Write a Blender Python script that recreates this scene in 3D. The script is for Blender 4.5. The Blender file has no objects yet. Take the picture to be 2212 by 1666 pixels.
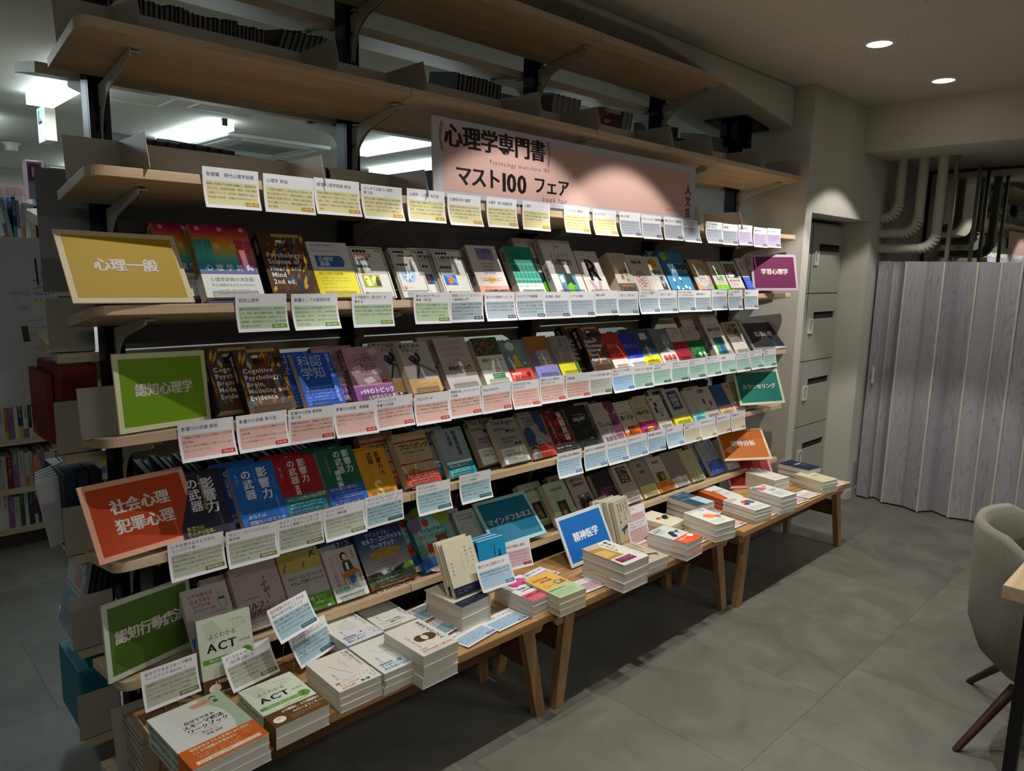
import bpy, math, random
from mathutils import Matrix, Vector
C = bpy.context.scene.collection
sc = bpy.context.scene
PI = math.pi
def R(d): return math.radians(d)
rnd = random.Random(7)

# ------------------------------------------------------------------ camera
cam = bpy.data.cameras.new('camera'); camo = bpy.data.objects.new('camera', cam); C.objects.link(camo)
cam.sensor_width = 36.0; cam.lens = 25.651; cam.clip_start = 0.02; cam.clip_end = 100
def cam_axes(yaw, pitch, roll):
    cy, sy = math.cos(yaw), math.sin(yaw)
    f = Vector((math.cos(pitch)*sy, math.cos(pitch)*cy, math.sin(pitch)))
    r = Vector((cy, -sy, 0)); u = r.cross(f)
    c, s = math.cos(roll), math.sin(roll)
    return c*r + s*u, -s*r + c*u, f
r_, u_, f_ = cam_axes(0.77077, -0.16018, 0.02173)
camo.matrix_world = Matrix(((r_.x, u_.x, -f_.x, -0.50810), (r_.y, u_.y, -f_.y, -1.92598), (r_.z, u_.z, -f_.z, 1.56303), (0, 0, 0, 1)))
sc.camera = camo
# ------------------------------------------------------------------ world, exposure
w = bpy.data.worlds.new('world'); sc.world = w; w.use_nodes = True
w.node_tree.nodes['Background'].inputs[0].default_value = (0.75, 0.8, 0.85, 1)
w.node_tree.nodes['Background'].inputs[1].default_value = 0.02
sc.view_settings.view_transform = 'Standard'; sc.view_settings.look = 'None'
sc.view_settings.exposure = 0.0; sc.view_settings.gamma = 1.0; sc.view_settings.use_curve_mapping = False
sc.cycles.use_denoising = True
sc.cycles.max_bounces = 6; sc.cycles.diffuse_bounces = 4; sc.cycles.transparent_max_bounces = 12
sc.cycles.caustics_reflective = False; sc.cycles.caustics_refractive = False
sc.cycles.sample_clamp_indirect = 4.0
CEIL = 2.608
# ------------------------------------------------------------------ lamps of the shop (downlights recessed in the ceiling, plus added fill spots)
def spot(x, y, z, power, size=95, blend=0.18, tx=0.0, ty=0.0, col=(1.0, 0.96, 0.90), rad=0.012):
    l = bpy.data.lights.new('downlight_or_fill_beam', 'SPOT'); l.energy = power; l.color = col
    l.spot_size = R(size); l.spot_blend = blend; l.shadow_soft_size = rad
    o = bpy.data.objects.new('downlight_or_fill_beam', l); C.objects.link(o); o.location = (x, y, z)
    o.rotation_euler = Vector((tx, ty, -1)).to_track_quat('-Z', 'Y').to_euler()
    return o
DOWN = [  # x, y, watts, cone size
    (0.49, -0.50, 36, 84), (1.37, -0.50, 48, 84), (1.98, -0.50, 64, 82), (3.137, -0.53, 88, 90), (4.02, -0.545, 42, 92),
    (2.4, -2.9, 20, 110), (4.2, -2.9, 24, 110), (0.6, -3.4, 20, 110)]  # these three are added front-room fill, unseen, softening the shelf shadows
for x, y, p, s in DOWN: spot(x, y, CEIL-0.015, p, s)
def area(x, y, z, sx, sy, power, col, rot=(0, 0, 0)):
    l = bpy.data.lights.new('tube_or_fill_light', 'AREA'); l.shape = 'RECTANGLE'; l.size = sx; l.size_y = sy; l.energy = power; l.color = col
    o = bpy.data.objects.new('tube_or_fill_light', l); C.objects.link(o); o.location = (x, y, z); o.rotation_euler = rot
    return o
# fluorescent battens of the room beyond the shelves, the last four added (each one is also modelled below): x, y of its middle
TUBES = [(0.72, 3.18), (1.87, 4.28), (3.24, 3.35), (4.17, 4.52), (4.2, 1.96), (0.55, 5.5), (3.0, 6.3), (1.9, 7.3), (-0.9, 3.3)]
for x, y in TUBES: area(x, y, CEIL-0.078, 0.14, 1.2, 24, (0.80, 0.95, 1.0))
# fill panels added behind the camera to lift walls and shaded covers
for x, y in ((1.0, -4.2), (3.6, -4.2), (-1.6, -3.0)): area(x, y, CEIL-0.01, 1.2, 0.3, 26, (1.0, 0.97, 0.92))

# ------------------------------------------------------------------ materials
def lin(h):
    h = h.lstrip('#')
    if len(h) == 3: h = ''.join(c*2 for c in h)
    v = [int(h[i:i+2], 16)/255 for i in (0, 2, 4)]
    return tuple(c/12.92 if c <= 0.04045 else ((c+0.055)/1.055)**2.4 for c in v) + (1,)
_m = {}
def mat(col, rough=0.55, metal=0.0, spec=0.3, name=None):
    k = (col, rough, metal, spec)
    if k in _m: return _m[k]
    m = bpy.data.materials.new(name or 'print_' + col.strip('#')); m.use_nodes = True
    b = m.node_tree.nodes['Principled BSDF']
    b.inputs['Base Color'].default_value = lin(col); b.inputs['Roughness'].default_value = rough
    b.inputs['Metallic'].default_value = metal; b.inputs['Specular IOR Level'].default_value = spec
    _m[k] = m; return m
def nodes(name):
    m = bpy.data.materials.new(name); m.use_nodes = True; nt = m.node_tree
    return m, nt, nt.nodes['Principled BSDF']
def N(nt, typ, **kw):
    n = nt.nodes.new(typ)
    for k, v in kw.items(): setattr(n, k, v)
    return n
def wood(name, c1, c2, axis='X', rough=0.5, scale=1.0, bump=0.15):
    m, nt, b = nodes(name)
    tc = N(nt, 'ShaderNodeTexCoord'); mp = N(nt, 'ShaderNodeMapping')
    s = {'X': (1.2, 26, 26), 'Y': (26, 1.2, 26), 'Z': (26, 26, 1.2)}[axis]
    mp.inputs['Scale'].default_value = tuple(v*scale for v in s)
    oi = N(nt, 'ShaderNodeObjectInfo'); ad = N(nt, 'ShaderNodeVectorMath', operation='ADD')
    nt.links.new(tc.outputs['Object'], ad.inputs[0]); nt.links.new(oi.outputs['Random'], ad.inputs[1])
    nt.links.new(ad.outputs[0], mp.inputs[0])
    n1 = N(nt, 'ShaderNodeTexNoise'); n1.inputs['Scale'].default_value = 1.6; n1.inputs['Detail'].default_value = 6; n1.inputs['Distortion'].default_value = 0.6
    n2 = N(nt, 'ShaderNodeTexNoise'); n2.inputs['Scale'].default_value = 9; n2.inputs['Detail'].default_value = 3
    nt.links.new(mp.outputs[0], n1.inputs['Vector']); nt.links.new(mp.outputs[0], n2.inputs['Vector'])
    cr = N(nt, 'ShaderNodeValToRGB'); cr.color_ramp.elements[0].position = 0.32; cr.color_ramp.elements[1].position = 0.68
    cr.color_ramp.elements[0].color = lin(c1); cr.color_ramp.elements[1].color = lin(c2)
    mx = N(nt, 'ShaderNodeMath', operation='MULTIPLY_ADD'); mx.inputs[1].default_value = 0.35
    nt.links.new(n2.outputs[0], mx.inputs[0]); nt.links.new(n1.outputs[0], mx.inputs[2])
    sb = N(nt, 'ShaderNodeMath', operation='SUBTRACT'); sb.inputs[1].default_value = 0.175
    nt.links.new(mx.outputs[0], sb.inputs[0]); nt.links.new(sb.outputs[0], cr.inputs[0])
    nt.links.new(cr.outputs[0], b.inputs['Base Color']); b.inputs['Roughness'].default_value = rough
    bp = N(nt, 'ShaderNodeBump'); bp.inputs['Strength'].default_value = bump; bp.inputs['Distance'].default_value = 0.001
    nt.links.new(n1.outputs[0], bp.inputs['Height']); nt.links.new(bp.outputs[0], b.inputs['Normal'])
    return m
def plaster(name, c1, c2, scale=3.0, fine=160, bump=0.15, rough=0.85, pits=False):
    m, nt, b = nodes(name)
    tc = N(nt, 'ShaderNodeTexCoord')
    n1 = N(nt, 'ShaderNodeTexNoise'); n1.inputs['Scale'].default_value = scale; n1.inputs['Detail'].default_value = 4
    n2 = N(nt, 'ShaderNodeTexNoise'); n2.inputs['Scale'].default_value = fine; n2.inputs['Detail'].default_value = 2
    nt.links.new(tc.outputs['Object'], n1.inputs['Vector']); nt.links.new(tc.outputs['Object'], n2.inputs['Vector'])
    cr = N(nt, 'ShaderNodeValToRGB'); cr.color_ramp.elements[0].position = 0.35; cr.color_ramp.elements[1].position = 0.65
    cr.color_ramp.elements[0].color = lin(c1); cr.color_ramp.elements[1].color = lin(c2)
    nt.links.new(n1.outputs[0], cr.inputs[0]); out = cr.outputs[0]
    if pits:
        mp = N(nt, 'ShaderNodeMapping'); mp.inputs['Scale'].default_value = (30, 75, 30)
        nt.links.new(tc.outputs['Object'], mp.inputs[0])
        n3 = N(nt, 'ShaderNodeTexNoise'); n3.inputs['Scale'].default_value = 1.0; n3.inputs['Detail'].default_value = 3
        nt.links.new(mp.outputs[0], n3.inputs['Vector'])
        c3 = N(nt, 'ShaderNodeValToRGB'); c3.color_ramp.elements[0].position = 0.27; c3.color_ramp.elements[1].position = 0.31
        c3.color_ramp.elements[0].color = (0.35, 0.35, 0.33, 1); c3.color_ramp.elements[1].color = (1, 1, 1, 1)
        nt.links.new(n3.outputs[0], c3.inputs[0])
        mm = N(nt, 'ShaderNodeMix', data_type='RGBA', blend_type='MULTIPLY'); mm.inputs[0].default_value = 1.0
        nt.links.new(out, mm.inputs[6]); nt.links.new(c3.outputs[0], mm.inputs[7]); out = mm.outputs[2]
    nt.links.new(out, b.inputs['Base Color']); b.inputs['Roughness'].default_value = rough
    bp = N(nt, 'ShaderNodeBump'); bp.inputs['Strength'].default_value = bump; bp.inputs['Distance'].default_value = 0.002
    nt.links.new(n2.outputs[0], bp.inputs['Height']); nt.links.new(bp.outputs[0], b.inputs['Normal'])
    return m
def emit(name, col, s):
    m = bpy.data.materials.new(name); m.use_nodes = True; b = m.node_tree.nodes['Principled BSDF']
    b.inputs['Base Color'].default_value = lin(col); b.inputs['Emission Color'].default_value = lin(col); b.inputs['Emission Strength'].default_value = s
    return m
def clear(name, alpha=0.82, col='ffffff'):
    m = bpy.data.materials.new(name); m.use_nodes = True; nt = m.node_tree; nt.nodes.remove(nt.nodes['Principled BSDF'])
    t = N(nt, 'ShaderNodeBsdfTransparent'); t.inputs[0].default_value = lin(col); g = N(nt, 'ShaderNodeBsdfGlossy'); g.inputs['Roughness'].default_value = 0.08
    fr = N(nt, 'ShaderNodeLayerWeight'); fr.inputs[0].default_value = 0.25
    ad = N(nt, 'ShaderNodeMath', operation='MULTIPLY_ADD'); ad.inputs[1].default_value = 0.6; ad.inputs[2].default_value = 1-alpha-0.12
    nt.links.new(fr.outputs['Facing'], ad.inputs[0])
    mx = N(nt, 'ShaderNodeMixShader'); nt.links.new(ad.outputs[0], mx.inputs[0]); nt.links.new(t.outputs[0], mx.inputs[1]); nt.links.new(g.outputs[0], mx.inputs[2])
    nt.links.new(mx.outputs[0], nt.nodes['Material Output'].inputs[0])
    return m
M = {}
M['shelf'] = wood('light_oak_laminate', 'b39878', 'cbb495', 'X', 0.42)
M['shelf_r'] = wood('pale_oak_laminate', 'c2b196', 'd6c7ad', 'X', 0.5)
M['table'] = wood('oiled_oak', '9c7448', 'bd9564', 'X', 0.4, 0.8)
M['tleg'] = wood('oiled_oak_upright', '7c5c3a', 'a07c50', 'Z', 0.45, 0.8)
M['post'] = mat('10131c', 0.35, 0.6, name='dark_steel'); M['slot'] = mat('020204', 0.9, name='slot_black')
M['brk'] = mat('b4b0a6', 0.5, name='white_painted_steel'); M['plate'] = mat('a6a198', 0.42, name='grey_painted_sheet')
M['wall'] = plaster('white_paint', 'bdbab0', 'c6c3b9', 2.0, 120, 0.1)
M['ceil'] = plaster('ceiling_board', 'bcb9af', 'c4c1b7', 1.5, 90, 0.1, 0.9, pits=True)
M['paper'] = mat('e9e9ee', 0.55, name='white_paper'); M['pages'] = mat('cfc5ab', 0.8, name='page_edges'); M['pagesw'] = mat('d6d2c6', 0.8, name='white_page_edges')
M['clear'] = clear('clear_acrylic')
M['black'] = mat('111111', 0.5)

# ------------------------------------------------------------------ mesh builder
class MB:
    def __init__(s): s.v = []; s.f = []; s.m = []; s.mats = []; s.sm = []
    def mi(s, m):
        if isinstance(m, str): m = M.get(m) or mat(m)
        if m not in s.mats: s.mats.append(m)
        return s.mats.index(m)
    def poly(s, pts, m, smooth=False):
        k = len(s.v); s.v += [tuple(p) for p in pts]; s.f.append(tuple(range(k, k+len(pts)))); s.m.append(s.mi(m)); s.sm.append(smooth)
    def mesh(s, vs, fs, m, smooth=False):
        k = len(s.v); s.v += [tuple(p) for p in vs]; i = s.mi(m)
        for f in fs: s.f.append(tuple(k+a for a in f)); s.m.append(i); s.sm.append(smooth)
    def box(s, a, b, m):
        (x0, y0, z0), (x1, y1, z1) = a, b
        s.mesh([(x0,y0,z0),(x1,y0,z0),(x1,y1,z0),(x0,y1,z0),(x0,y0,z1),(x1,y0,z1),(x1,y1,z1),(x0,y1,z1)],
               [(0,3,2,1),(4,5,6,7),(0,1,5,4),(1,2,6,5),(2,3,7,6),(3,0,4,7)], m)
    def prism(s, prof, d, m):  # closed outline prof of 3D points, extruded by vector d
        n = len(prof); d = Vector(d); q = [tuple(Vector(p)+d) for p in prof]
        s.mesh(list(prof)+q, [tuple(range(n))[::-1], tuple(range(n, 2*n))] + [(i, (i+1) % n, n+(i+1) % n, n+i) for i in range(n)], m)
    def tube(s, p0, p1, r0, r1, m, n=12, caps=True):
        p0 = Vector(p0); p1 = Vector(p1); d = (p1-p0).normalized(); a = d.orthogonal().normalized(); b = d.cross(a)
        vs = []
        for p, r in ((p0, r0), (p1, r1)):
            for i in range(n): t = 2*PI*i/n; vs.append(tuple(p+a*math.cos(t)*r+b*math.sin(t)*r))
        fs = [(i, (i+1) % n, n+(i+1) % n, n+i) for i in range(n)]
        s.mesh(vs, fs, m, True)
        if caps: s.mesh(vs, [tuple(range(n))[::-1], tuple(range(n, 2*n))], m)
    def build(s, name, parent=None, bevel=0):
        me = bpy.data.meshes.new(name); me.from_pydata(s.v, [], s.f)
        for m in s.mats: me.materials.append(m)
        me.polygons.foreach_set('material_index', s.m); me.polygons.foreach_set('use_smooth', s.sm); me.update()
        o = bpy.data.objects.new(name, me); C.objects.link(o)
        if parent is not None: o.parent = parent
        if bevel:
            b = o.modifiers.new('edge', 'BEVEL'); b.width = bevel; b.segments = 2; b.limit_method = 'ANGLE'
        return o
USED = set()
def tag(o, label, cat, group=None, kind=None):
    if label:
        o['label'] = ' '.join(label.split()[:16])
    if cat: o['category'] = cat
    if group: o['group'] = group
    if kind: o['kind'] = kind
    return o
def thing(name, label, cat, mw=None, group=None):
    o = bpy.data.objects.new(name, None); C.objects.link(o); o.empty_display_size = 0.05
    if mw is not None: o.matrix_world = mw
    return tag(o, label, cat, group)
def struct(name, mb, bevel=0):
    o = mb.build(name, bevel=bevel); o['kind'] = 'structure'; return o
def dup(o, mw, label=None):
    c = o.copy(); C.objects.link(c); c.matrix_world = mw
    if label: c['label'] = label
    for ch in o.children:
        d = ch.copy(); C.objects.link(d); d.parent = c
        for g in ch.children:
            e = g.copy(); C.objects.link(e); e.parent = d
    return c
def pose(x, y, z, yaw=0, lean=0, roll=0):
    # local x = width, local z = up the face, local -y = the face's outward normal
    cy, sy, cl, sl = math.cos(R(yaw)), math.sin(R(yaw)), math.cos(R(lean)), math.sin(R(lean))
    u = Vector((cy, sy, 0)); b = Vector((-sy, cy, 0)); v = sl*b + cl*Vector((0, 0, 1))
    cr, sr = math.cos(R(roll)), math.sin(R(roll))
    u, v = cr*u + sr*v, -sr*u + cr*v
    n = v.cross(u)  # back direction = -(u x v)... checked: u x v points to the front
    n = -(u.cross(v))
    return Matrix(((u.x, n.x, v.x, x), (u.y, n.y, v.y, y), (u.z, n.z, v.z, z), (0, 0, 0, 1)))

# ------------------------------------------------------------------ lettering
_g = {}
_fc = bpy.data.curves.new('glyph', 'FONT'); _fc.size = 1; _fc.resolution_u = 2
_fo = bpy.data.objects.new('glyph', _fc); C.objects.link(_fo)
def glyph(ch, bold=0):
    k = (ch, bold)
    if k in _g: return _g[k]
    _fc.body = ch; _fc.offset = bold
    dg = bpy.context.evaluated_depsgraph_get(); e = _fo.evaluated_get(dg); me = e.to_mesh()
    vs = [(v.co.x, v.co.y) for v in me.vertices]; fs = [tuple(p.vertices) for p in me.polygons]
    e.to_mesh_clear()
    adv = 1.0 if ord(ch) > 0x2e7f else ((max(v[0] for v in vs)+0.09) if vs else 0.3)
    _g[k] = (vs, fs, adv); return _g[k]
ROT = 'ー〜…（）〈〉「」『』()-―|：～—'
def text(mb, P, s, x, y, size, col, bold=0, min_=0, vert=False, anchor='l', sx=1.0, lay=3, sp=1.0, rot=0):
    """P(x,y,layer)->3D, mm page coordinates with y down; size in mm; min_ = mincho-like thick uprights"""
    g = [glyph(c, bold) if c not in ' \u3000' else (None, None, 0.35 if c == ' ' else 1.0) for c in s]
    if not vert:
        W = sum(a[2] for a in g)*size*sx*sp
        cx = x if anchor == 'l' else (x-W/2 if anchor == 'c' else x-W)
        ca, sa = math.cos(R(rot)), math.sin(R(rot))
        for vs, fs, adv in g:
            if vs:
                for k in range(3 if min_ else 1):
                    dx = (k-1)*min_*size if min_ else 0
                    pts = []
                    for a, b in vs:
                        px = cx+a*size*sx+dx-x; py = size*0.86-b*size
                        pts.append(P(x+px*ca-py*sa, y+px*sa+py*ca, lay+k*.5))
                    mb.mesh(pts, fs, col)
            cx += adv*size*sx*sp
    else:
        cy = y
        for ch, (vs, fs, adv) in zip(s, g):
            if vs:
                r90 = ch in ROT or ord(ch) < 0x2e7f and ch.isalpha()
                for k in range(3 if min_ else 1):
                    dx = (k-1)*min_*size if min_ else 0
                    if r90: pts = [P(x+(b-0.35)*size*sx+dx, cy+a*size, lay) for a, b in vs]
                    elif ch in '、。っょゃュョッ！': pts = [P(x+(a-(0.32 if ch not in '、。' else -0.1))*size*sx+dx, cy+(0.7-b)*size, lay) for a, b in vs]
                    else: pts = [P(x+(a-0.5)*size*sx+dx, cy+(0.86-b)*size, lay+k*.5) for a, b in vs]
                    mb.mesh(pts, fs, col)
            cy += (adv if ord(ch) > 0x2e7f else max(adv, 0.5))*size*sp*(1.0 if vs else 0.6)
def marks(mb, P, x, y, w, n, pitch, size, col, rg, lay=3, vert=False):
    """rows of print too small to read: little strokes, a few per character"""
    for i in range(n):
        L = w if i < n-1 else w*rg.uniform(0.35, 0.95); c = 0
        while c < L-size:
            if rg.random() < 0.93:
                for k in range(2):
                    a = rg.uniform(0, 0.3); b = rg.uniform(0.55, 0.9); t = rg.uniform(0, 0.75)
                    if rg.random() < 0.55: q = [(a, t), (b, t), (b, t+0.16), (a, t+0.16)]
                    else: q = [(t, a), (t+0.15, a), (t+0.15, b), (t, b)]
                    if vert: pts = [P(x-i*pitch+px*size, y+c+py*size, lay) for px, py in q]
                    else: pts = [P(x+c+px*size, y+i*pitch+py*size, lay) for px, py in q]
                    mb.poly(pts[::-1], col)
            c += size
def rect(mb, P, x, y, w, h, col, lay=1):
    mb.poly([P(x, y+h, lay), P(x+w, y+h, lay), P(x+w, y, lay), P(x, y, lay)], col)
def ell(mb, P, cx, cy, rx, ry, col, lay=2, n=20):
    mb.poly([P(cx+rx*math.cos(2*PI*i/n), cy-ry*math.sin(2*PI*i/n), lay) for i in range(n)], col)
def ring(mb, P, cx, cy, rx, ry, t, col, lay=4, n=24, x1=1e9):
    for i in range(n):
        a, b = 2*PI*i/n, 2*PI*(i+1)/n
        if cx+rx*math.cos(a) > x1 or cx+rx*math.cos(b) > x1: continue
        mb.poly([P(cx+(rx+t*s)*math.cos(c), cy-(ry+t*s)*math.sin(c), lay) for c, s in ((a, 0), (a, 1), (b, 1), (b, 0))], col)
def pol(mb, P, pts, col, lay=2):
    a = sum(pts[i][0]*pts[(i+1) % len(pts)][1]-pts[(i+1) % len(pts)][0]*pts[i][1] for i in range(len(pts)))
    if a > 0: pts = pts[::-1]
    mb.poly([P(x, y, lay) for x, y in pts], col)

# ------------------------------------------------------------------ the room
def tilemat():
    m, nt, b = nodes('grey_vinyl_tile')
    tc = N(nt, 'ShaderNodeTexCoord'); oi = N(nt, 'ShaderNodeObjectInfo'); ad = N(nt, 'ShaderNodeVectorMath', operation='MULTIPLY_ADD')
    ad.inputs[1].default_value = (1, 1, 1)
    mul = N(nt, 'ShaderNodeMath', operation='MULTIPLY'); mul.inputs[1].default_value = 37.0
    nt.links.new(oi.outputs['Random'], mul.inputs[0])
    nt.links.new(tc.outputs['Object'], ad.inputs[0]); nt.links.new(mul.outputs[0], ad.inputs[2])
    n1 = N(nt, 'ShaderNodeTexNoise'); n1.inputs['Scale'].default_value = 3.5; n1.inputs['Detail'].default_value = 9; n1.inputs['Roughness'].default_value = 0.62; n1.inputs['Distortion'].default_value = 0.7
    nt.links.new(ad.outputs[0], n1.inputs['Vector'])
    cr = N(nt, 'ShaderNodeValToRGB'); e = cr.color_ramp.elements; e[0].position = 0.3; e[1].position = 0.72
    e[0].color = lin('56554d'); e[1].color = lin('737268')
    nt.links.new(n1.outputs[0], cr.inputs[0])
    hs = N(nt, 'ShaderNodeHueSaturation'); ma = N(nt, 'ShaderNodeMath', operation='MULTIPLY_ADD'); ma.inputs[1].default_value = 0.14; ma.inputs[2].default_value = 0.93
    nt.links.new(oi.outputs['Random'], ma.inputs[0]); nt.links.new(ma.outputs[0], hs.inputs['Value']); nt.links.new(cr.outputs[0], hs.inputs['Color'])
    nt.links.new(hs.outputs[0], b.inputs['Base Color']); b.inputs['Roughness'].default_value = 0.5
    return m
M['tile'] = tilemat()
mb = MB(); mb.box((-4, -6, -0.06), (9, 9, -0.003), mat('45453f', 0.9)); floor = struct('floor', mb)
TS = 0.6
mb = MB(); g = 0.0005
mb.mesh([(g, g, -0.003), (TS-g, g, -0.003), (TS-g, TS-g, -0.003), (g, TS-g, -0.003), (g, g, 0), (TS-g, g, 0), (TS-g, TS-g, 0), (g, TS-g, 0)], [(4, 5, 6, 7), (0, 1, 5, 4), (1, 2, 6, 5), (2, 3, 7, 6), (3, 0, 4, 7)], 'tile')
t0 = mb.build('tile', floor); first = True
for j in range(-6, 8):
    for i in range(-4, 11):
        x, y = i*TS+(TS/2 if j % 2 else 0), j*TS-0.35
        if j > 3 and i > 3: continue
        o = t0 if first else t0.copy()
        if not first: C.objects.link(o); o.parent = floor
        first = False; o.location = (x, y, 0)
mb = MB(); mb.box((-4, -6, CEIL), (4.40, 9, CEIL+0.08), 'ceil'); ceil = struct('ceiling', mb)
mb = MB(); mb.box((4.40, -6, 2.325), (9, -0.015, CEIL+0.08), 'wall'); struct('ceiling_dropped', mb)
mb = MB()  # shallow beam over the posts whose underside falls towards the right hand wall
p = [(-4, 2.575), (2.25, 2.575), (3.65, 2.39), (3.65, CEIL), (-4, CEIL)]
mb.prism([(a, 0.10, b) for a, b in p], (0, 0.53, 0), 'wall'); o = struct('trim_1', mb, bevel=0.012); o['label'] = 'white ceiling beam with a falling underside above the posts'
for k in (0.24, 0.36):
    pass
# right-hand wall with the locker alcove
AX0, AX1, AZ = 3.735, 4.64, 1.915
mb = MB()
mb.box((3.65, -0.015, 0), (AX0, 1.6, CEIL), 'wall')                # end wall beside the shelves
mb.box((AX0, -0.015, AZ), (AX1, 0.70, CEIL), 'wall')              # over the alcove
mb.box((AX1, -0.015, 0), (5.47, 0.70, CEIL), 'wall')
mb.box((AX0, 0.66, 0), (AX1, 0.70, AZ), 'wall')
struct('wall_right', mb)
mb = MB(); mb.box((5.47, -6, 0), (5.6, 0.70, CEIL), 'wall'); struct('wall_end', mb)
mb = MB(); mb.box((-4, 8.9, 0), (9, 9, CEIL), 'wall'); mb.box((6.2, 0.7, 0), (6.3, 9, CEIL), 'wall'); struct('wall_back', mb)
mb = MB(); mb.box((-4, -6.1, 0), (9, -6, CEIL), mat('8f8c84', 0.9)); struct('wall_front', mb)
mb = MB(); mb.box((-4.1, -6, 0), (-4, 9, CEIL), 'wall'); struct('wall_left', mb)
mb = MB(); mb.box((AX1, -0.023, 0.002), (4.86, -0.015, 0.06), mat('b9b6ad', 0.6)); mb.box((3.65, -0.023, 0.002), (AX0, -0.015, 0.06), mat('b9b6ad', 0.6)); struct('baseboard_right', mb)

# lockers standing in the alcove
LK = mat('a3a499', 0.45)
def locker(x0, x1, lab, lock=True):
    t = thing('locker_column', lab, 'lockers', Matrix.Translation((x0, 0.16, 0)))
    W = x1-x0; zs = [0.10, 0.551, 0.993, 1.439, 1.881]
    b = MB(); b.box((0, 0.015, 0.02), (W, 0.45, 1.893), LK); b.build('body', t)
    for z0, z1 in zip(zs, zs[1:]):
        b = MB(); w0, w1, s0, s1 = 0.004, W-0.004, z1-0.168, z1-0.122; a0, a1 = W*0.22, W*0.92
        for q in [((w0, z0+.004), (w1, s0)), ((w0, s1), (w1, z1-.004)), ((w0, s0), (a0, s1)), ((a1, s0), (w1, s1))]:
            b.box((q[0][0], 0, q[0][1]), (q[1][0], 0.012, q[1][1]), LK)
        d = b.build('door', t)
        b = MB(); b.box((a0, 0.0105, s0), (a1, 0.0115, s1), mat('0a0a0c', 0.8)); b.prism([(a0+.012, 0.0103, s0), (a1, 0.0103, s0), (a1, 0.0103, s0+.026), (a0+.03, 0.0103, s0+.026)], (0, -0.0006, 0), mat('2a2b2c', 0.6)); b.build('slot', d)
        b = MB(); lx = W*0.07; lz = z1-0.262
        b.box((lx, -0.010, lz), (lx+0.058, 0, lz+0.095), mat('d2d2cd', 0.4))
        for k in range(4): b.box((lx+.012, -0.0125, lz+.03+k*.014), (lx+.024, -0.010, lz+.038+k*.014), mat('77776f', 0.5))
        b.tube((lx+.03, -0.0125, lz+.082), (lx+.03, -0.0100, lz+.082), .006, .006, mat('55554f', 0.4), 8)
        k = b.build('combination_lock', d)
        b = MB(); b.box((lx+.022, -0.006, lz-.028), (lx+.028, -0.002, lz), mat('bbbbb5', 0.4, 0.5)); b.build('key', d) if z0 in (0.993, 0.551) else None
    return t
locker(4.169, 4.637, 'grey steel locker column with four doors at the alcove right side')
locker(3.74, 4.163, 'grey steel locker column half hidden behind the alcove left edge')

# mirror on the end wall, pipes, bars
mb = MB(); mir = mat('d5dbd4', 0.02, 1.0, name='mirror_glass')
t = thing('wall_mirror', 'large wall mirror in a thin dark frame above the folding partition', 'mirror', Matrix.Translation((5.468, -0.08, 1.2)))
mb.box((-0.006, -3.6, 0), (0, -0.0, 1.115), mir); mb.build('glass', t)
mb = MB()
for a, b in (((-0.012, -0.022, 0), (-0.0062, 0, 1.115)), ((-0.012, -3.6, 1.095), (-0.0062, -0.022, 1.115))): mb.box(a, b, mat('2a2b26', 0.4))
mb.build('frame', t)
pc = mat('b4b3a6', 0.55, name='painted_pipe')
for i, (py, zb) in enumerate(((-0.118, 1.945), (-0.248, 1.845), (-0.362, 1.745))):
    X = 4.80; r = 0.030
    t = thing('pipe', ['white painted pipe nearest the corner, turning left under the ceiling', 'middle white painted pipe turning left to the wall', 'lowest and rightmost white painted pipe with a left bend'][i], 'pipe', Matrix.Translation((X, py, zb)))
    b = MB(); b.tube((0, 0, 0.09), (0, 0, 2.325-zb), r, r, pc, 16); b.build('upright', t)
    b = MB(); b.tube((0, 0.09, 0), (0, -0.015-py, 0), r, r, pc, 16); b.build('branch', t)
    b = MB(); n = 7; prev = None
    for k in range(n+1):
        a = PI/2*k/n; c = Vector((0, 0.09-0.09*math.cos(a), 0.09-0.09*math.sin(a)))
        if prev is not None: b.tube(prev, c, r*1.16, r*1.16, pc, 16, caps=k in (1, n))
        prev = c
    b.build('elbow', t)
for i, (x, y) in enumerate(((4.83, -0.43), (5.35, -0.43))):
    b = MB(); b.box((-0.011, -0.011, 0), (0.011, 0.011, 2.325), mat('8d8c83', 0.25, 0.8, name='brushed_steel')); o = b.build('hanging_bar'); o.location = (x, y, 0)
    tag(o, ['square steel bar just behind the folding partition', 'square steel bar farther back beside the mirror'][i], 'bar')

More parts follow.
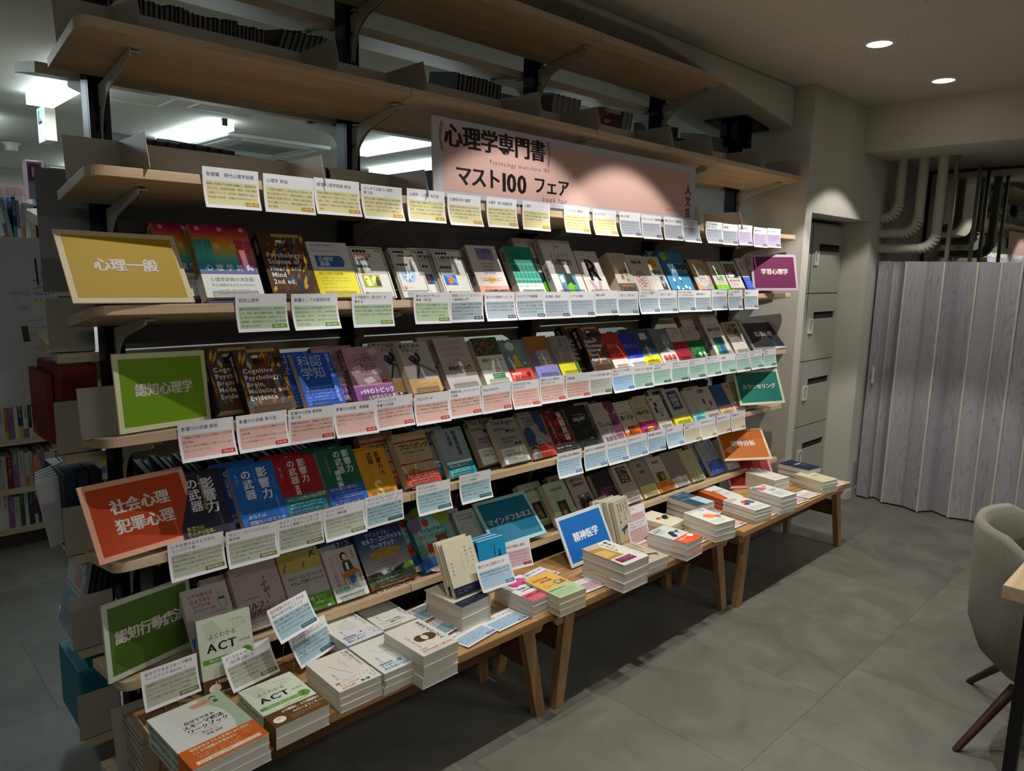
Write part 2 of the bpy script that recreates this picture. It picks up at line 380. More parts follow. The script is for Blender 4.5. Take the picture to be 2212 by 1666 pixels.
# folding partition
def vinyl():
    m, nt, b = nodes('grey_wood_grain_vinyl')
    tc = N(nt, 'ShaderNodeTexCoord'); mp = N(nt, 'ShaderNodeMapping'); mp.inputs['Scale'].default_value = (9, 9, 0.9)
    oi = N(nt, 'ShaderNodeObjectInfo'); ad = N(nt, 'ShaderNodeVectorMath', operation='ADD')
    nt.links.new(tc.outputs['Object'], ad.inputs[0]); nt.links.new(oi.outputs['Random'], ad.inputs[1]); nt.links.new(ad.outputs[0], mp.inputs[0])
    wv = N(nt, 'ShaderNodeTexNoise'); wv.inputs['Scale'].default_value = 1.1; wv.inputs['Detail'].default_value = 1.5; wv.inputs['Distortion'].default_value = 0.25
    nt.links.new(mp.outputs[0], wv.inputs['Vector'])
    ml = N(nt, 'ShaderNodeMath', operation='MULTIPLY'); ml.inputs[1].default_value = 22; fr = N(nt, 'ShaderNodeMath', operation='FRACT')
    nt.links.new(wv.outputs[0], ml.inputs[0]); nt.links.new(ml.outputs[0], fr.inputs[0])
    cr = N(nt, 'ShaderNodeValToRGB'); cr.color_ramp.elements[0].position = 0.0; cr.color_ramp.elements[1].position = 0.35
    cr.color_ramp.elements[0].color = lin('8c8a90'); cr.color_ramp.elements[1].color = lin('a19fa4')
    nt.links.new(fr.outputs[0], cr.inputs[0]); nt.links.new(cr.outputs[0], b.inputs['Base Color']); b.inputs['Roughness'].default_value = 0.5
    return m
M['vinyl'] = vinyl()
t = thing('folding_partition', 'grey wood-grain accordion partition closing off the room end', 'partition', Matrix.Translation((4.75, 0, 0)))
pl = [(0.03, -0.03), (0.02, -0.115), (0.07, -0.125), (0.07, -0.165), (0.0, -0.222), (0.02, -0.345), (-0.03, -0.457), (0.07, -0.52), (0.0, -0.635), (0.05, -0.75), (0.0, -0.865), (0.06, -0.98), (0.0, -1.10), (0.06, -1.22), (0.0, -1.34), (0.06, -1.46), (0.0, -1.58), (0.06, -1.70), (0.0, -1.82)]
st = mat('bdbcb0', 0.5)
for i, (a, c) in enumerate(zip(pl, pl[1:])):
    d = Vector((c[0]-a[0], c[1]-a[1])); L = d.length; d /= L; nn = Vector((-d.y, d.x)) if -d.y < 0 else Vector((d.y, -d.x))
    a2 = Vector(a)+d*0.006; c2 = Vector(c)-d*0.006; k = nn*0.006
    b = MB(); b.prism([(a2.x, a2.y, 0.012), (c2.x, c2.y, 0.012), (c2.x-k.x, c2.y-k.y, 0.012), (a2.x-k.x, a2.y-k.y, 0.012)], (0, 0, 1.655-0.012+0.005), 'vinyl'); b.build('panel', t)
    if i: b = MB(); b.box((a[0]-.006, a[1]-.006, 0.01), (a[0]+.002, a[1]+.006, 1.657), st if i % 2 == 0 or i > 7 else mat('8f8d93', .5)); b.build('hinge_strip', t)
b = MB(); b.box((-0.005, -0.09, 0.83), (0.0, -0.075, 0.95), mat('c9c8c4', .4)); b.build('pull_handle', t)
b = MB(); b.box((-0.02, -0.03, 0.01), (0.0, 0.0, 0.26), mat('8b929a', 0.4, 0.3)); b.box((-0.15, -0.04, 0.001), (0.03, 0.0, 0.008), mat('8b929a', 0.4, 0.3)); b.build('foot_plate', t)

# downlights in the ceiling
EM = emit('lamp_disc', 'fff6e6', 9.0)
wh = mat('c8c5ba', 0.5)
for i, (x, y, l) in enumerate(((3.137, -0.53, 'round recessed downlight nearer the shelves'), (4.02, -0.545, 'round recessed downlight farther along, near the dropped ceiling'))):
    t = thing('downlight', l, 'light', Matrix.Translation((x, y, CEIL)))
    b = MB(); n = 32
    for k in range(n):
        a, c = 2*PI*k/n, 2*PI*(k+1)/n
        b.poly([(r*math.cos(q), r*math.sin(q), zz) for q, r, zz in ((a, .064, -0.0005), (c, .064, -0.0005), (c, .054, -0.004), (a, .054, -0.004))], wh, True)
    b.build('trim_ring', t)
    b = MB(); b.poly([(.054*math.cos(2*PI*k/n), .054*math.sin(2*PI*k/n), -0.002) for k in range(n)][::-1], EM); b.build('lens', t)
# fluorescent battens in the far room; those after the fifth are invented
TM = emit('tube_cover', 'e8faff', 7.0)
for i, (x, y) in enumerate(TUBES):
    t = thing('ceiling_batten', 'added lit fluorescent batten on the far room ceiling', 'light', Matrix.Translation((x, y, CEIL)), 'added fluorescent battens beyond the shelves')
    if i < 5:
        t['label'] = {0: 'fluorescent batten at far left beside the hanging aisle sign', 1: 'fluorescent batten above the left bay near the air conditioner', 2: 'fluorescent batten seen right of the second post', 3: 'fluorescent batten running to the banner left edge', 4: 'fluorescent batten seen right of the fourth post'}[i]; del t['group']
    b = MB(); b.box((-0.075, -0.62, -0.075), (0.075, 0.62, -0.012), TM); b.build('diffuser', t)
    b = MB(); b.box((-0.05, -0.60, -0.012), (0.05, 0.60, 0), mat('c0c4c4', .5)); b.box((-0.02, -0.64, -0.05), (0.02, -0.62, 0), mat('444848', .5)); b.build('housing', t)
# ceiling cassette, hatches, detector, sprinkler
t = thing('air_conditioner', 'square ceiling cassette air conditioner behind the left bay', 'air conditioner', Matrix.Translation((2.57, 4.58, CEIL)))
b = MB(); b.box((-.47, -.45, -.035), (.47, .45, 0), mat('c9ccc8', .5)); b.build('panel', t, bevel=.01)
b = MB(); 
for k in range(9): b.box((-.25, -.24+k*.055, -.042), (.25, -.215+k*.055, -.036), mat('8f9593', .6))
b.build('grille', t)
b = MB()
for s in (-1, 1): b.box((s*.38-.03, -.3, -.040), (s*.38+.03, .3, -.036), mat('dfe2de', .5)); b.box((-.3, s*.36-.03, -.040), (.3, s*.36+.03, -.036), mat('dfe2de', .5))
b.build('air_flap', t)
for i, (x, y) in enumerate(((1.15, 3.35), (1.75, 3.2), (0.25, 5.3))):
    t = thing('ceiling_hatch', ['square ceiling access hatch left of the first post', 'square ceiling access hatch right of the first post', 'square ceiling hatch far away at left'][i], 'hatch', Matrix.Translation((x, y, CEIL)))
    b = MB()
    for s in ((-.23, -.23, .23, -.215), (-.23, .215, .23, .23), (-.23, -.215, -.215, .215), (.215, -.215, .23, .215)): b.box((s[0], s[1], -.006), (s[2], s[3], 0), mat('d3d5d0', .5))
    b.build('frame', t); b = MB(); b.box((-.213, -.213, -.003), (.213, .213, 0), 'ceil'); b.build('lid', t)
b = MB(); b.tube((0, 0, -.012), (0, 0, 0), .075, .075, mat('d5d3c4', .5), 24); b.tube((0, 0, -.07), (0, 0, -.012), .048, .055, mat('d5d3c4', .5), 24)
o = b.build('smoke_detector'); o.location = (1.02, 6.4, CEIL); tag(o, 'white round smoke detector under the aisle sign', 'detector')
b = MB(); b.tube((0, 0, -.02), (0, 0, 0), .05, .05, mat('d8d6c8', .5), 24); b.tube((0, 0, -.032), (0, 0, -.02), .03, .04, mat('d8d6c8', .5), 24)
o = b.build('ceiling_sensor'); o.location = (2.05, 4.0, CEIL); tag(o, 'small white dome sensor right of the first post', 'sensor')
t = thing('hanging_sign', 'box sign hanging from the far ceiling showing a green 4', 'sign', Matrix.Translation((0.79, 4.0, CEIL)))
b = MB(); b.box((0, 0, -.255), (.06, .23, 0), mat('d4d3c0', .5)); b.build('case', t)
b = MB(); b.box((-.003, .012, -.243), (0, .218, -.028), emit('sign_face', 'c8f4f4', 1.0))
P = lambda x, y, l: (-.0035-l*.0002, .212-x/1000, -.036-y/1000)
pol(b, P, [(40, 10), (66, 10), (44, 90), (20, 90)], '1f8f86', 3); rect(b, P, 20, 82, 110, 18, '1f8f86', 3)
rect(b, P, 66, 60, 22, 40, '1f8f86', 3)
text(b, P, '中文', 20, 140, 45, '7fb0ae'); b.build('face', t)

# ------------------------------------------------------------------ posts, shelf boards, brackets
TH = 9.649; TT = math.tan(R(TH))
POST = [0.115, 0.90, 1.80, 2.70, 3.485]
ORD = ['first', 'second', 'third', 'fourth', 'fifth']
FZ = dict(Z=2.465, A=2.104, B=1.779, C=1.454, D=1.130, E=0.806, F=0.481, G=0.156)
RZ = dict(Z=2.385, A=2.072, B=1.66, C=1.297, D=1.005, E=0.700, F=0.402, G=0.11)
SN = dict(Z='topmost shelf level under the ceiling', A='second shelf level from the top', B='shelf level carrying the pink banner', C='shelf level of the yellow sign', D='shelf level of the bright green sign', E='shelf level of the orange sign', F='shelf level of the dark green sign', G='lowest shelf level behind the tables')
def sz(s, y): return FZ[s]-TT*y
def board(x0, x1, lround, rround, front=True, D=0.285, T=0.025):
    # outline in plan; local y = depth along the board
    pts = []
    r = 0.035
    if lround: pts += [(x0+r-r*math.cos(a), r-r*math.sin(a)) for a in [PI/2*k/6 for k in range(7)]]
    else: pts += [(x0, 0)]
    if rround: pts += [(x1-r+r*math.sin(a), r-r*math.cos(a)) for a in [PI/2*k/6 for k in range(7)]]
    else: pts += [(x1, 0)]
    pts += [(x1, D), (x0, D)]
    b = MB(); n = len(pts)
    b.mesh([(x, y, 0) for x, y in pts]+[(x, y, -T) for x, y in pts], [tuple(range(n)), tuple(range(n, 2*n))[::-1]] + [(i, n+i, n+(i+1) % n, (i+1) % n) for i in range(n)], 'shelf' if front else 'shelf_r')
    return b
XB = [-0.012, 0.9, 1.8, 2.7, 3.602]
def tilt(y, z, front=True):
    if front: return Matrix.Translation((0, y, z)) @ Matrix.Rotation(-R(TH), 4, 'X')
    return Matrix.Translation((0, y, z)) @ Matrix.Rotation(R(TH), 4, 'X')
for s in 'ZABCDEFG':
    for k in range(4):
        if s == 'Z' and k == 3: continue
        x0, x1 = XB[k]+(0.0015 if k else 0), XB[k+1]-(0.0015 if k < 3 else 0)
        b = board(x0, x1, k == 0, k == 3)
        o = b.build('shelf_board', bevel=0.0015); o.matrix_world = tilt(0, FZ[s])
        tag(o, 'light oak front shelf board, %s bay from left, %s' % (ORD[k], SN[s]), 'shelf')
    X1 = 2.7 if s == 'Z' else 3.602
    b = MB()  # rear boards: near edge low, rising away
    pts = [(-0.012, 0), (X1, 0), (X1, 0.29), (0.03, 0.29), (-0.003, 0.275), (-0.012, 0.24)]
    n = 6; b.mesh([(x, y, 0) for x, y in pts]+[(x, y, -.028) for x, y in pts], [tuple(range(n)), tuple(range(n, 2*n))[::-1]] + [(i, n+i, n+(i+1) % n, (i+1) % n) for i in range(n)], 'shelf_r')
    o = b.build('rear_shelf_board'); o.matrix_world = tilt(0.41, RZ[s], False)
    tag(o, 'pale rear shelf board facing the far room, %s' % SN[s], 'shelf')
for i, x in enumerate(POST):
    top = 2.575 if x < 2.25 else 2.39+(3.65-x)*0.132
    t = thing('shelf_post', 'black slotted steel upright, %s from the left end' % ORD[i], 'post', Matrix.Translation((x, 0.33, 0)))
    b = MB(); b.box((-.026, 0, 0), (.026, .065, top-.005), 'post'); b.box((-.0265, .012, 0), (.0265, .016, top-.006), 'post'); b.build('upright', t)
    b = MB(); z = 0.2
    while z < top-0.1:
        for sx in (-.010, .010): b.box((sx-.003, -.0008, z), (sx+.003, 0.001, z+.028), 'slot')
        z += 0.05
    b.build('slot_rail', t)['kind'] = 'stuff'
    b = MB(); b.box((-.05, -.04, 0), (.05, .10, .008), 'post'); b.build('base_plate', t)
    if i == 4:
        b = MB(); sl = .132
        b.prism([(-.14, -.10, top+.14*sl-.012), (.14, -.10, top-.14*sl-.012), (.14, -.10, top-.14*sl-.002), (-.14, -.10, top+.14*sl-.002)], (0, .26, 0), 'post')
        b.build('ceiling_plate', t)
        for sx, sy in ((-.085, -.02), (.045, -.02), (-.085, .05), (.045, .05)):
            b = MB(); b.box((sx, sy, top-.13), (sx+.04, sy+.035, top-.0), 'post'); b.build('anchor_bracket', t)
    # brackets
    for s in 'ZABCDEFG':
        if s == 'Z' and i == 4: continue
        for side in (1, -1):
            if side == 1: yp, zt, L = 0.333, FZ[s]-0.027, 0.27
            else: yp, zt, L = 0.392, RZ[s]-0.029, 0.23
            b = MB(); prof = []
            fy = (lambda d: yp-d) if side == 1 else (lambda d: yp+d)
            fz = (lambda d: zt-TT*(yp-d)) if side == 1 else (lambda d: zt+TT*(yp+d-0.41))
            prof = [(fy(0), fz(0)), (fy(L), fz(L)), (fy(L+.006), fz(L)-.008), (fy(L), fz(L)-.018), (fy(L*.8), fz(L*.8)-.024)]
            for k in range(7):
                a = PI/2*k/6; d = L*.42*(1-math.sin(a))+.012; prof.append((fy(d), fz(d)-.032-.11*(1-math.cos(a))))
            prof += [(fy(0.0), fz(0)-.150)]
            xs = (-.006, .003) if 0 < i < 4 else (-.0015,)
            for xo in xs: b.prism([(xo, y, z) for y, z in prof], (.003, 0, 0), 'brk')
            for d in (L-.012, .045):  # screw tabs against the board
                for sx in ((-1, 1) if 0 < i < 4 else (1 if i == 0 else -1,)):
                    y, z = fy(d), fz(d)
                    b.box((min(sx*.004, sx*.024), y-.011, z-.006), (max(sx*.004, sx*.024), y+.011, z-.002), 'brk')
                    b.tube((sx*.015, y, z-.008), (sx*.015, y, z-.006), .005, .005, mat('8a867c', .4, .5), 8)
            b.tube((-.009 if len(xs) > 1 else -.004, fy(.012), fz(0)-.06), (-.003, fy(.012), fz(0)-.06), .006, .006, mat('6d6a63', .4, .6), 8)
            o = b.build('shelf_bracket'); o.location = (x, 0, 0)
            tag(o, 'white steel bracket on the %s post, %s side, %s' % (ORD[i], 'front' if side == 1 else 'rear', SN[s].replace('shelf level', 'level')), 'bracket')
# sheet metal book stops: back plate with a fin to the front
SHN = dict(A='second shelf level', B='banner shelf', D='shelf by the bright green sign', F='shelf by the dark green sign', G='lowest shelf')
def stop(s, x0, x1, n, h=0.12, fin=True, y0=0.19):
    t = thing('book_stop', 'grey steel book stop, %s from left, on the %s' % (n, SHN[s]), 'book stop', tilt(0, FZ[s]))
    b = MB(); b.box((x0, y0, 0), (x1, y0+.0015, h), 'plate'); b.box((x0, y0-.03, 0), (x1, y0, .0015), 'plate'); b.build('back_plate', t)
    if fin:
        b = MB(); b.prism([(x1, -.018, 0), (x1, y0, 0), (x1, y0, h), (x1, -.008, .088)], (-.0015, 0, 0), 'plate'); b.build('fin', t)
AF = [(-.010, .118), (.125, .643), (.650, .71, 0), (.735, .954), (.962, 1.471), (1.476, 1.500, 0), (1.51, 1.802), (1.81, 2.305), (2.312, 2.635), (2.645, 3.126), (3.14, 3.56)]
for k, a in enumerate(AF): stop('A', a[0], a[1], ['first', 'second', 'third', 'fourth', 'fifth', 'sixth', 'seventh', 'eighth', 'ninth', 'tenth', 'eleventh'][k], fin=len(a) == 2)
BF = [(-.010, .121), (.128, .592), (.60, .72, 0), (.735, .96), (2.52, 2.56), (2.60, 2.954), (2.97, 3.4, 0)]
for k, a in enumerate(BF): stop('B', a[0], a[1], ORD[k] if k < 5 else ['sixth', 'seventh'][k-5], fin=len(a) == 2)
stop('D', -.03, .10, 'only one', .13, False, .14); stop('F', -.008, .10, 'only one', .17, False, .11); stop('G', 0.0, .2, 'only one', .19, False, .15)
for s, z0, z1, e in (('C', 0.002, .155, 'behind the yellow sign'), ('D', .002, .155, 'behind the bright green sign'), ('E', .002, .15, 'behind the orange sign'), ('F', .002, .17, 'behind the dark green sign'), ('G', .002, .15, 'below the dark green sign')):
    b = MB(); b.box((-.03, .0, z0), (.085, .0015, z1), 'plate'); b.box((-.03, .0, z0), (.085, .055, z0+.0015), 'plate')
    o = b.build('rear_book_end'); o.location = (0, .413, RZ[s]+.001); tag(o, 'plain grey sheet book end at the left end %s' % e, 'book end')
b = MB(); b.box((-.035, 0, 1.47), (3.6, .0015, 1.80), mat('7d7f82', .5)); o = b.build('backing_sheet'); o.location = (0, .402, 0)
tag(o, 'long grey metal backing sheet behind the yellow sign shelf', 'panel')
b = MB(); b.box((.145, 0, 1.302), (3.45, .0015, 1.468), mat('7d7f82', .5)); o = b.build('backing_sheet'); o.location = (0, .404, 0)
tag(o, 'lower grey metal backing strip seen under the yellow sign shelf', 'panel')

# ------------------------------------------------------------------ books
def draw(mb, P, spec, rg, base=1):
    lay = base
    for op in spec.split(';'):
        a = op.strip().split()
        if not a: continue
        k = a[0]; lay = min(lay+0.5, base+12)
        if k == 'p':
            pol(mb, P, [tuple(float(v) for v in q.split(',')) for q in a[2:]], a[1], lay); continue
        if k in 'tcTCvVBbR':
            x, y, s = map(float, a[1:4]); col = a[4]; tx = a[5].replace('_', ' ')
            bold = 0.022 if k in 'BbR' else (0.010 if k in 'TCV' else 0)
            text(mb, P, tx, x, y, s, col, bold=bold, min_=0.022 if k in 'TCV' else 0, vert=k in 'vV', anchor='c' if k in 'cCb' else 'l', lay=lay, sx=float(a[6]) if len(a) > 6 else 1.0, sp=float(a[7]) if len(a) > 7 else 1.0)
            continue
        if k in 'mn':
            x, y, w_ = map(float, a[1:4]); n = int(a[4]); pt, s = float(a[5]), float(a[6])
            marks(mb, P, x, y, w_, n, pt, s, a[7], rg, lay, k == 'n'); continue
        v = [float(q) for q in a[1:-1]]
        if k == 'r': rect(mb, P, v[0], v[1], v[2], v[3], a[-1], lay)
        elif k == 'e': ell(mb, P, v[0], v[1], v[2], v[3], a[-1], lay)
        elif k == 'o': ring(mb, P, v[0], v[1], v[2], v[3], v[4], a[-1], lay)
def gradient(mb, P, x, y, w_, h, cols, n=24, lay=1, jag=0.0):
    cs = [lin(c) for c in cols]
    for i in range(n):
        t = i/(n-1)*(len(cs)-1); k = min(int(t), len(cs)-2); f = t-k
        c = [cs[k][j]*(1-f)+cs[k+1][j]*f for j in range(3)]
        hx = ''.join('%02x' % int(255*max(0, min(1, (12.92*q if q < 0.0031308 else 1.055*q**(1/2.4)-0.055)))) for q in c)
        rect(mb, P, x, y+h*i/n, w_, h/n*1.02, hx, lay)
_bc = 0
def book(mw, W, H, T, side, cov, spine, spec, label, band=None, group=None, name='book', pages='pages', cat='book', hard=0, spspec=None, seed=None):
    """band = (top in page units, colour, spec); page unit = W/100"""
    global _bc; _bc += 1; rg = random.Random(seed or _bc)
    t = thing(name, label, cat, mw, group); U = W/100.0
    P = lambda x, y, l: (x*U, -0.0001-l*0.00006, H-y*U)
    b = MB(); e = 0.0007 if not hard else 0.0022; ov = 0.0 if not hard else 0.003
    b.box((0, 0, 0), (W, e, H), cov); b.box((0, T-e, 0), (W, T, H), cov)
    if side == 'L': b.box((0, e, 0), (e, T-e, H), spine)
    else: b.box((W-e, e, 0), (W, T-e, H), spine)
    if callable(spec): spec(b, P, rg)
    else: draw(b, P, spec, rg)
    if spspec and side == 'L':
        Q = lambda x, y, l: (-0.0001-l*0.00004, T*(1-x/10.0), H-y*U)   # spine: x 0..10 across
        text(b, lambda x, y, l: (-0.0003, T*0.5-(x)*U, H-y*U), spspec[0], 0, 8, min(T/U*0.62, 12), spspec[1], vert=True, bold=.012)
    b.build('cover', t)
    b = MB()
    if side == 'L': b.box((e, e, .0012+ov), (W-.0012-ov, T-e, H-.0012-ov), pages)
    else: b.box((.0012+ov, e, .0012+ov), (W-e, T-e, H-.0012-ov), pages)
    b.build('page_block', t)
    if band:
        y0, bc, bs = band; b = MB(); k = .0005; z1 = H-y0*U
        b.box((-k if side == 'L' else 0, -k, 0.0004), (W+(k if side == 'R' else 0), 0, z1), bc); b.box((-k if side == 'L' else 0, T, 0.0004), (W, T+k, z1), bc)
        if side == 'L': b.box((-k, 0, .0004), (0, T, z1), bc)
        else: b.box((W, 0, .0004), (W+k, T, z1), bc)
        P2 = lambda x, y, l: (x*U, -k-0.0001-l*0.00006, H-y*U)
        draw(b, P2, bs, rg); b.build('paper_band', t)
    return t
def colour_swirl(cols, extra):
    def f(b, P, rg):
        for i in range(70):
            x, y = rg.uniform(2, 96), rg.uniform(2, 136); c = rg.choice(cols); L = rg.uniform(10, 34); a = rg.uniform(-1.9, -0.9); w_ = rg.uniform(1.5, 6)
            pts = [(x, y), (x+L*math.cos(a)*.5-w_, y+L*math.sin(a)*.5), (x+L*math.cos(a), y+L*math.sin(a)), (x+L*math.cos(a)*.5+w_, y+L*math.sin(a)*.5)]
            pts = [(min(99, max(1, p)), min(139, max(1, q))) for p, q in pts]
            pol(b, P, pts, c, 1+i*0.02)
        draw(b, P, extra, rg, 3)
    return f
NLAS = ['7a3326', 'c79a2b', '8a5a24', '3a4f6b', '2f6a7a', '5b4a86', 'd2b04a', '9c3f2a', '456a72', 'b9b4a0', '2b3f66', 'a5722e']
NL2 = ['3d6f9a', '6c8fb5', 'c8ccd0', 'c4552a', 'd9a94a', '4b5f92', '86a9b0', 'e0ddd0', '26456b', '8f7fae']
def psych(title, eng, sub='New_Liberal_Arts_Selection'):
    L = 'r 30 1 60 7 c9a468;t 33 2 5 5b4a20 %s;r 36 15 14 6 e8e2d0;B 33 22 15 111111 %s 1.0 0.92;m 6 8 16 5 7.5 3.4 5a1f1a' % (sub, title)
    y = 42
    for e in eng: L += ';B 9 %d 14.5 f2efe6 %s 0.96' % (y, e); y += 15
    return L
def arma(title, pic):
    s = 'r 4 3 92 2 3b4147;r 4 3 2 139 3b4147;r 94 3 2 139 3b4147;r 4 141 92 2 3b4147'
    for i in range(4): s += ';e %d 13 4.6 4.6 %s' % (14+i*10, ['4a1512', '22262b', '22262b', '22262b'][i])
    for i in range(4): s += ';e %d 56 4.6 4.6 3c4350' % (14+i*10)
    return s + ';%s;m 10 43 76 2 5 3 6f6a88;m 10 66 50 2 5 3.2 333333;e 16 132 5 5 c2322b;e 16 132 2 2 f0f0f0;m 25 130 28 1 4 4 222222;%s' % (title, pic)
# each: row, x, width, height, thickness, side, cover, spine, what, spec, band, spine text
BK = []
def B(*a, **k): BK.append((a, k))
def rainbow(b, P, rg):
    gradient(b, P, 0, 0, 100, 100, ['7a1440', 'b8323a', 'd9852a', 'd8b23a', '5ec2a8', '3aa0c4', '7a4f9e'], 40, 1)
    for x0, c0 in ((70, 'c22f5a'), (0, '3d8a86')): gradient(b, P, x0, 30, 30, 60, [c0, 'c86a5a' if x0 else '4fc0b0', '8a5fb4' if x0 else '2f86c0'], 16, 1.6)
    draw(b, P, 't 8 5 9 e8e0e0 有;t 46 5 9 e8e0e0 斐;t 84 5 9 e8e0e0 閣;t 32 38 12 e9e6dd 現;t 60 38 12 e9e6dd 代;T 10 78 13 f7f7f2 心_理_学_辞_典;n 86 30 50 1 4 3.4 e9e0e6;n 14 34 40 1 4 2.6 bfe0da', rg, 4)
B('C', .257, .160, .240, .040, 'L', '9a3a3a', 'b5a071', 'rainbow gradient thick dictionary', rainbow, band=(97, 'e4e9e6', 'c 50 103 8.4 444444 心理学辞典の決定版;c 50 115 5.6 555555 学び,実践する人たちのために;m 22 126 56 2 6 3.2 555555;m 42 139 14 1 4 3 777777;r 0 147 100 4 3d3a86'), sp=('現代心理学辞典', '6b5b30'))
B('C', .443, .144, .221, .038, 'L', '5a3a22', '121212', 'dark swirl-painted psychology textbook with white English title', colour_swirl(NLAS, psych('心理学', ['Psychology:', 'Science_of', 'Heart_and', 'Mind', '2nd_ed.'])), sp=('心理学', 'f0f0f0'))
B('C', .592, .138, .200, .030, 'L', 'dcdfe2', 'c9ccd0', 'white and yellow dictionary with a blue label', 'r 8 6 60 1.2 3a62a8;r 8 9 46 1 3a62a8;m 8 12 60 2 4.5 2.6 3a5a9a;r 8 22 62 1.2 3a62a8;r 12 34 64 28 3a66b4;e 72 48 10 14 3a66b4;t 20 32 5 dfe6f2 誠信;T 20 37 12 e8edf6 心理学;T 20 49 12 e8edf6 辞典;m 8 66 86 3 4 3 a9b0ba', band=(72, 'e8dc2e', 't 10 75 7.5 555000 読んで学べる辞典;m 12 88 74 3 7 3.4 6a6400;m 12 112 60 3 8 3.4 6a6400;m 30 137 12 1 4 3 6a6400'))
B('C', .734, .127, .191, .018, 'L', 'dddcd6', 'c2cdd8', 'white framed textbook with red title pill and cartoon picture', arma('r 12 20 48 9 c22a2a;b 36 20.5 7 ffffff はじめて出会う;B 14 31 12 161616 心理学;t 74 8 7 20305a 第3版', 'r 16 80 50 34 8fae3a;p f0ea8e 20,84 34,82 42,110 26,112;p f0ea8e 40,90 50,80 56,86 44,108;e 58 90 4 4 3a2a20;p 3a2a20 53,94 63,94 65,111 51,111;e 26 92 3 3 d98a5a'))
B('C', .889, .112, .191, .018, 'L', 'dddcd6', 'd8d6cf', 'white framed textbook with a blue ring of tiny figures', arma('B 13 21 11 161616 心理学・入門;t 74 8 7 222222 改訂版;t 16 34 6 b03040 心理学はこんなに面白い', 'e 40 92 24 22 9cc8ea;e 40 92 16 15 c6def2;p 3a5a9a 30,80 34,78 36,86 31,88;p b83a3a 44,76 48,78 46,86 42,85;p 2f7a5a 24,92 28,90 30,98 26,100;p 4a4a9a 50,92 54,94 52,101 48,100;p b83a3a 38,102 42,102 42,112 37,111'), sp=('心理学・入門', '222222'))
B('C', 1.064, .128, .193, .020, 'L', 'dddcd6', 'd8d2c4', 'white framed textbook with small blue and orange picture', arma('B 12 21 12.5 161616 心理統計学の基礎 0.98 0.94;t 12 35 6 b82a3c 統合的理解のために', 'r 12 79 42 30 2f68c8;p 5f9ae0 12,79 40,79 54,96 54,109;p e08030 26,108 24,92 30,84 44,92 38,105'), sp=('心理統計学の基礎', '1a1a1a'))
B('C', 1.224, .144, .215, .032, 'L', 'd6ceca', 'b8b0b4', 'cream textbook with a purple title box and orange diamond', 'r 28 8 56 34 8a82b4;c 56 10 16 1a1a2a 心理学;m 46 27 22 1 5 5 a83a4a;m 32 34 48 1 5 4.5 2a2a3a;' + ';'.join('p 7d74a8 %d,%d %d,%d %d,%d' % (34+i*8, 50+j*9, 40+i*8, 50+j*9, 34+i*8, 57+j*9) for i in range(5) for j in range(4)) + ';p e8b45a 24,98 50,88 76,98 50,108;p f2d89a 34,98 50,93 66,98 50,103;r 14 94 72 .6 b07838;r 14 101 72 .6 b07838', band=(116, 'dba58c', 'm 16 119 70 1 5 4 5a3020;B 12 125 9 3a1a12 「こころの科学」の全体像を見通し 0.9 0.78;B 14 136 9 3a1a12 体系立てて学べるテキスト 0.9 0.82'), sp=('心理学第5版補訂版', '33304a'))
def tealgrid(b, P, rg):
    draw(b, P, 't 12 20 14 1c5048 心理学;m 12 8 22 2 5 3.5 c8a088;m 30 38 30 1 4 4 123f38', rg, 2)
    for i in range(7): rect(b, P, 4+i*15, 52, .9, 62, 'a8e0cc', 3)
    for y in (52, 56, 76, 79, 99, 102, 113): rect(b, P, 0, y, 100, .8, 'a8e0cc', 3)
B('C', 1.417, .140, .218, .032, 'L', '128a72', 'b9bdb0', 'teal green textbook with a pale grid pattern', tealgrid, band=(114, 'e6e8e2', 'c 50 119 7.5 2f8a78 初学者から理解できる,充実のテキスト 0.8;c 50 131 11 2f8a78 心理学検定の参考図書 0.86'), sp=('心理学', '224840'))
B('C', 1.622, .182, .257, .030, 'L', 'd4cfcc', 'c4beba', 'large white statistics book with a green and violet painting', 'r 41 8 16 .8 555555;c 50 7 15 333333 ya;c 50 32 13 333333 よくわかる;C 50 47 17 333333 心理統計;m 36 69 44 1 5 4.5 444444;r 22 84 56 72 5a8f9a;p 1f3a3a 44,84 66,84 70,112 40,116;p 6fb82a 42,112 56,106 66,116 62,156 40,156;p 3a9a6a 60,118 78,112 78,156 62,156;p 7a4fa0 22,112 34,120 36,140 22,146;p 5a86b8 66,120 74,116 76,140 68,150;p cfe8e8 24,92 36,88 38,104 26,108', sp=('よくわかる心理統計', '2a2a2a'))
B('C', 1.812, .145, .213, .026, 'L', 'cdc9c3', 'c4beb6', 'white book with a huge black letter R', 'R 28 12 96 141414 R 0.86;v 44 18 8 e8e4dc はじめての;m 34 86 60 1 4 3 555555;p b49aae 20,96 36,96 50,130 64,96 74,96 60,147 50,147 40,147;n 30 100 30 1 4 4 e8e0e6;m 10 58 16 1 4 .8 8a8a8a', sp=('はじめてのR', '1a1a1a'))
B('C', 2.022, .125, .208, .052, 'R', 'c2b8a4', 'c2b8a4', 'very thick cream hardback with a sketched frieze', 'm 8 6 84 4 7 5 a0947c;V 66 62 18 5a544a 神々の;V 40 70 18 5a544a 沈黙;m 74 76 22 4 6 3 8a8478', band=(120, '5a5446', 'B 20 125 8 d86848 意識の誕生;n 90 124 26 5 6 4 d8d4c8;m 14 136 44 2 5 3.4 d8d4c8'))
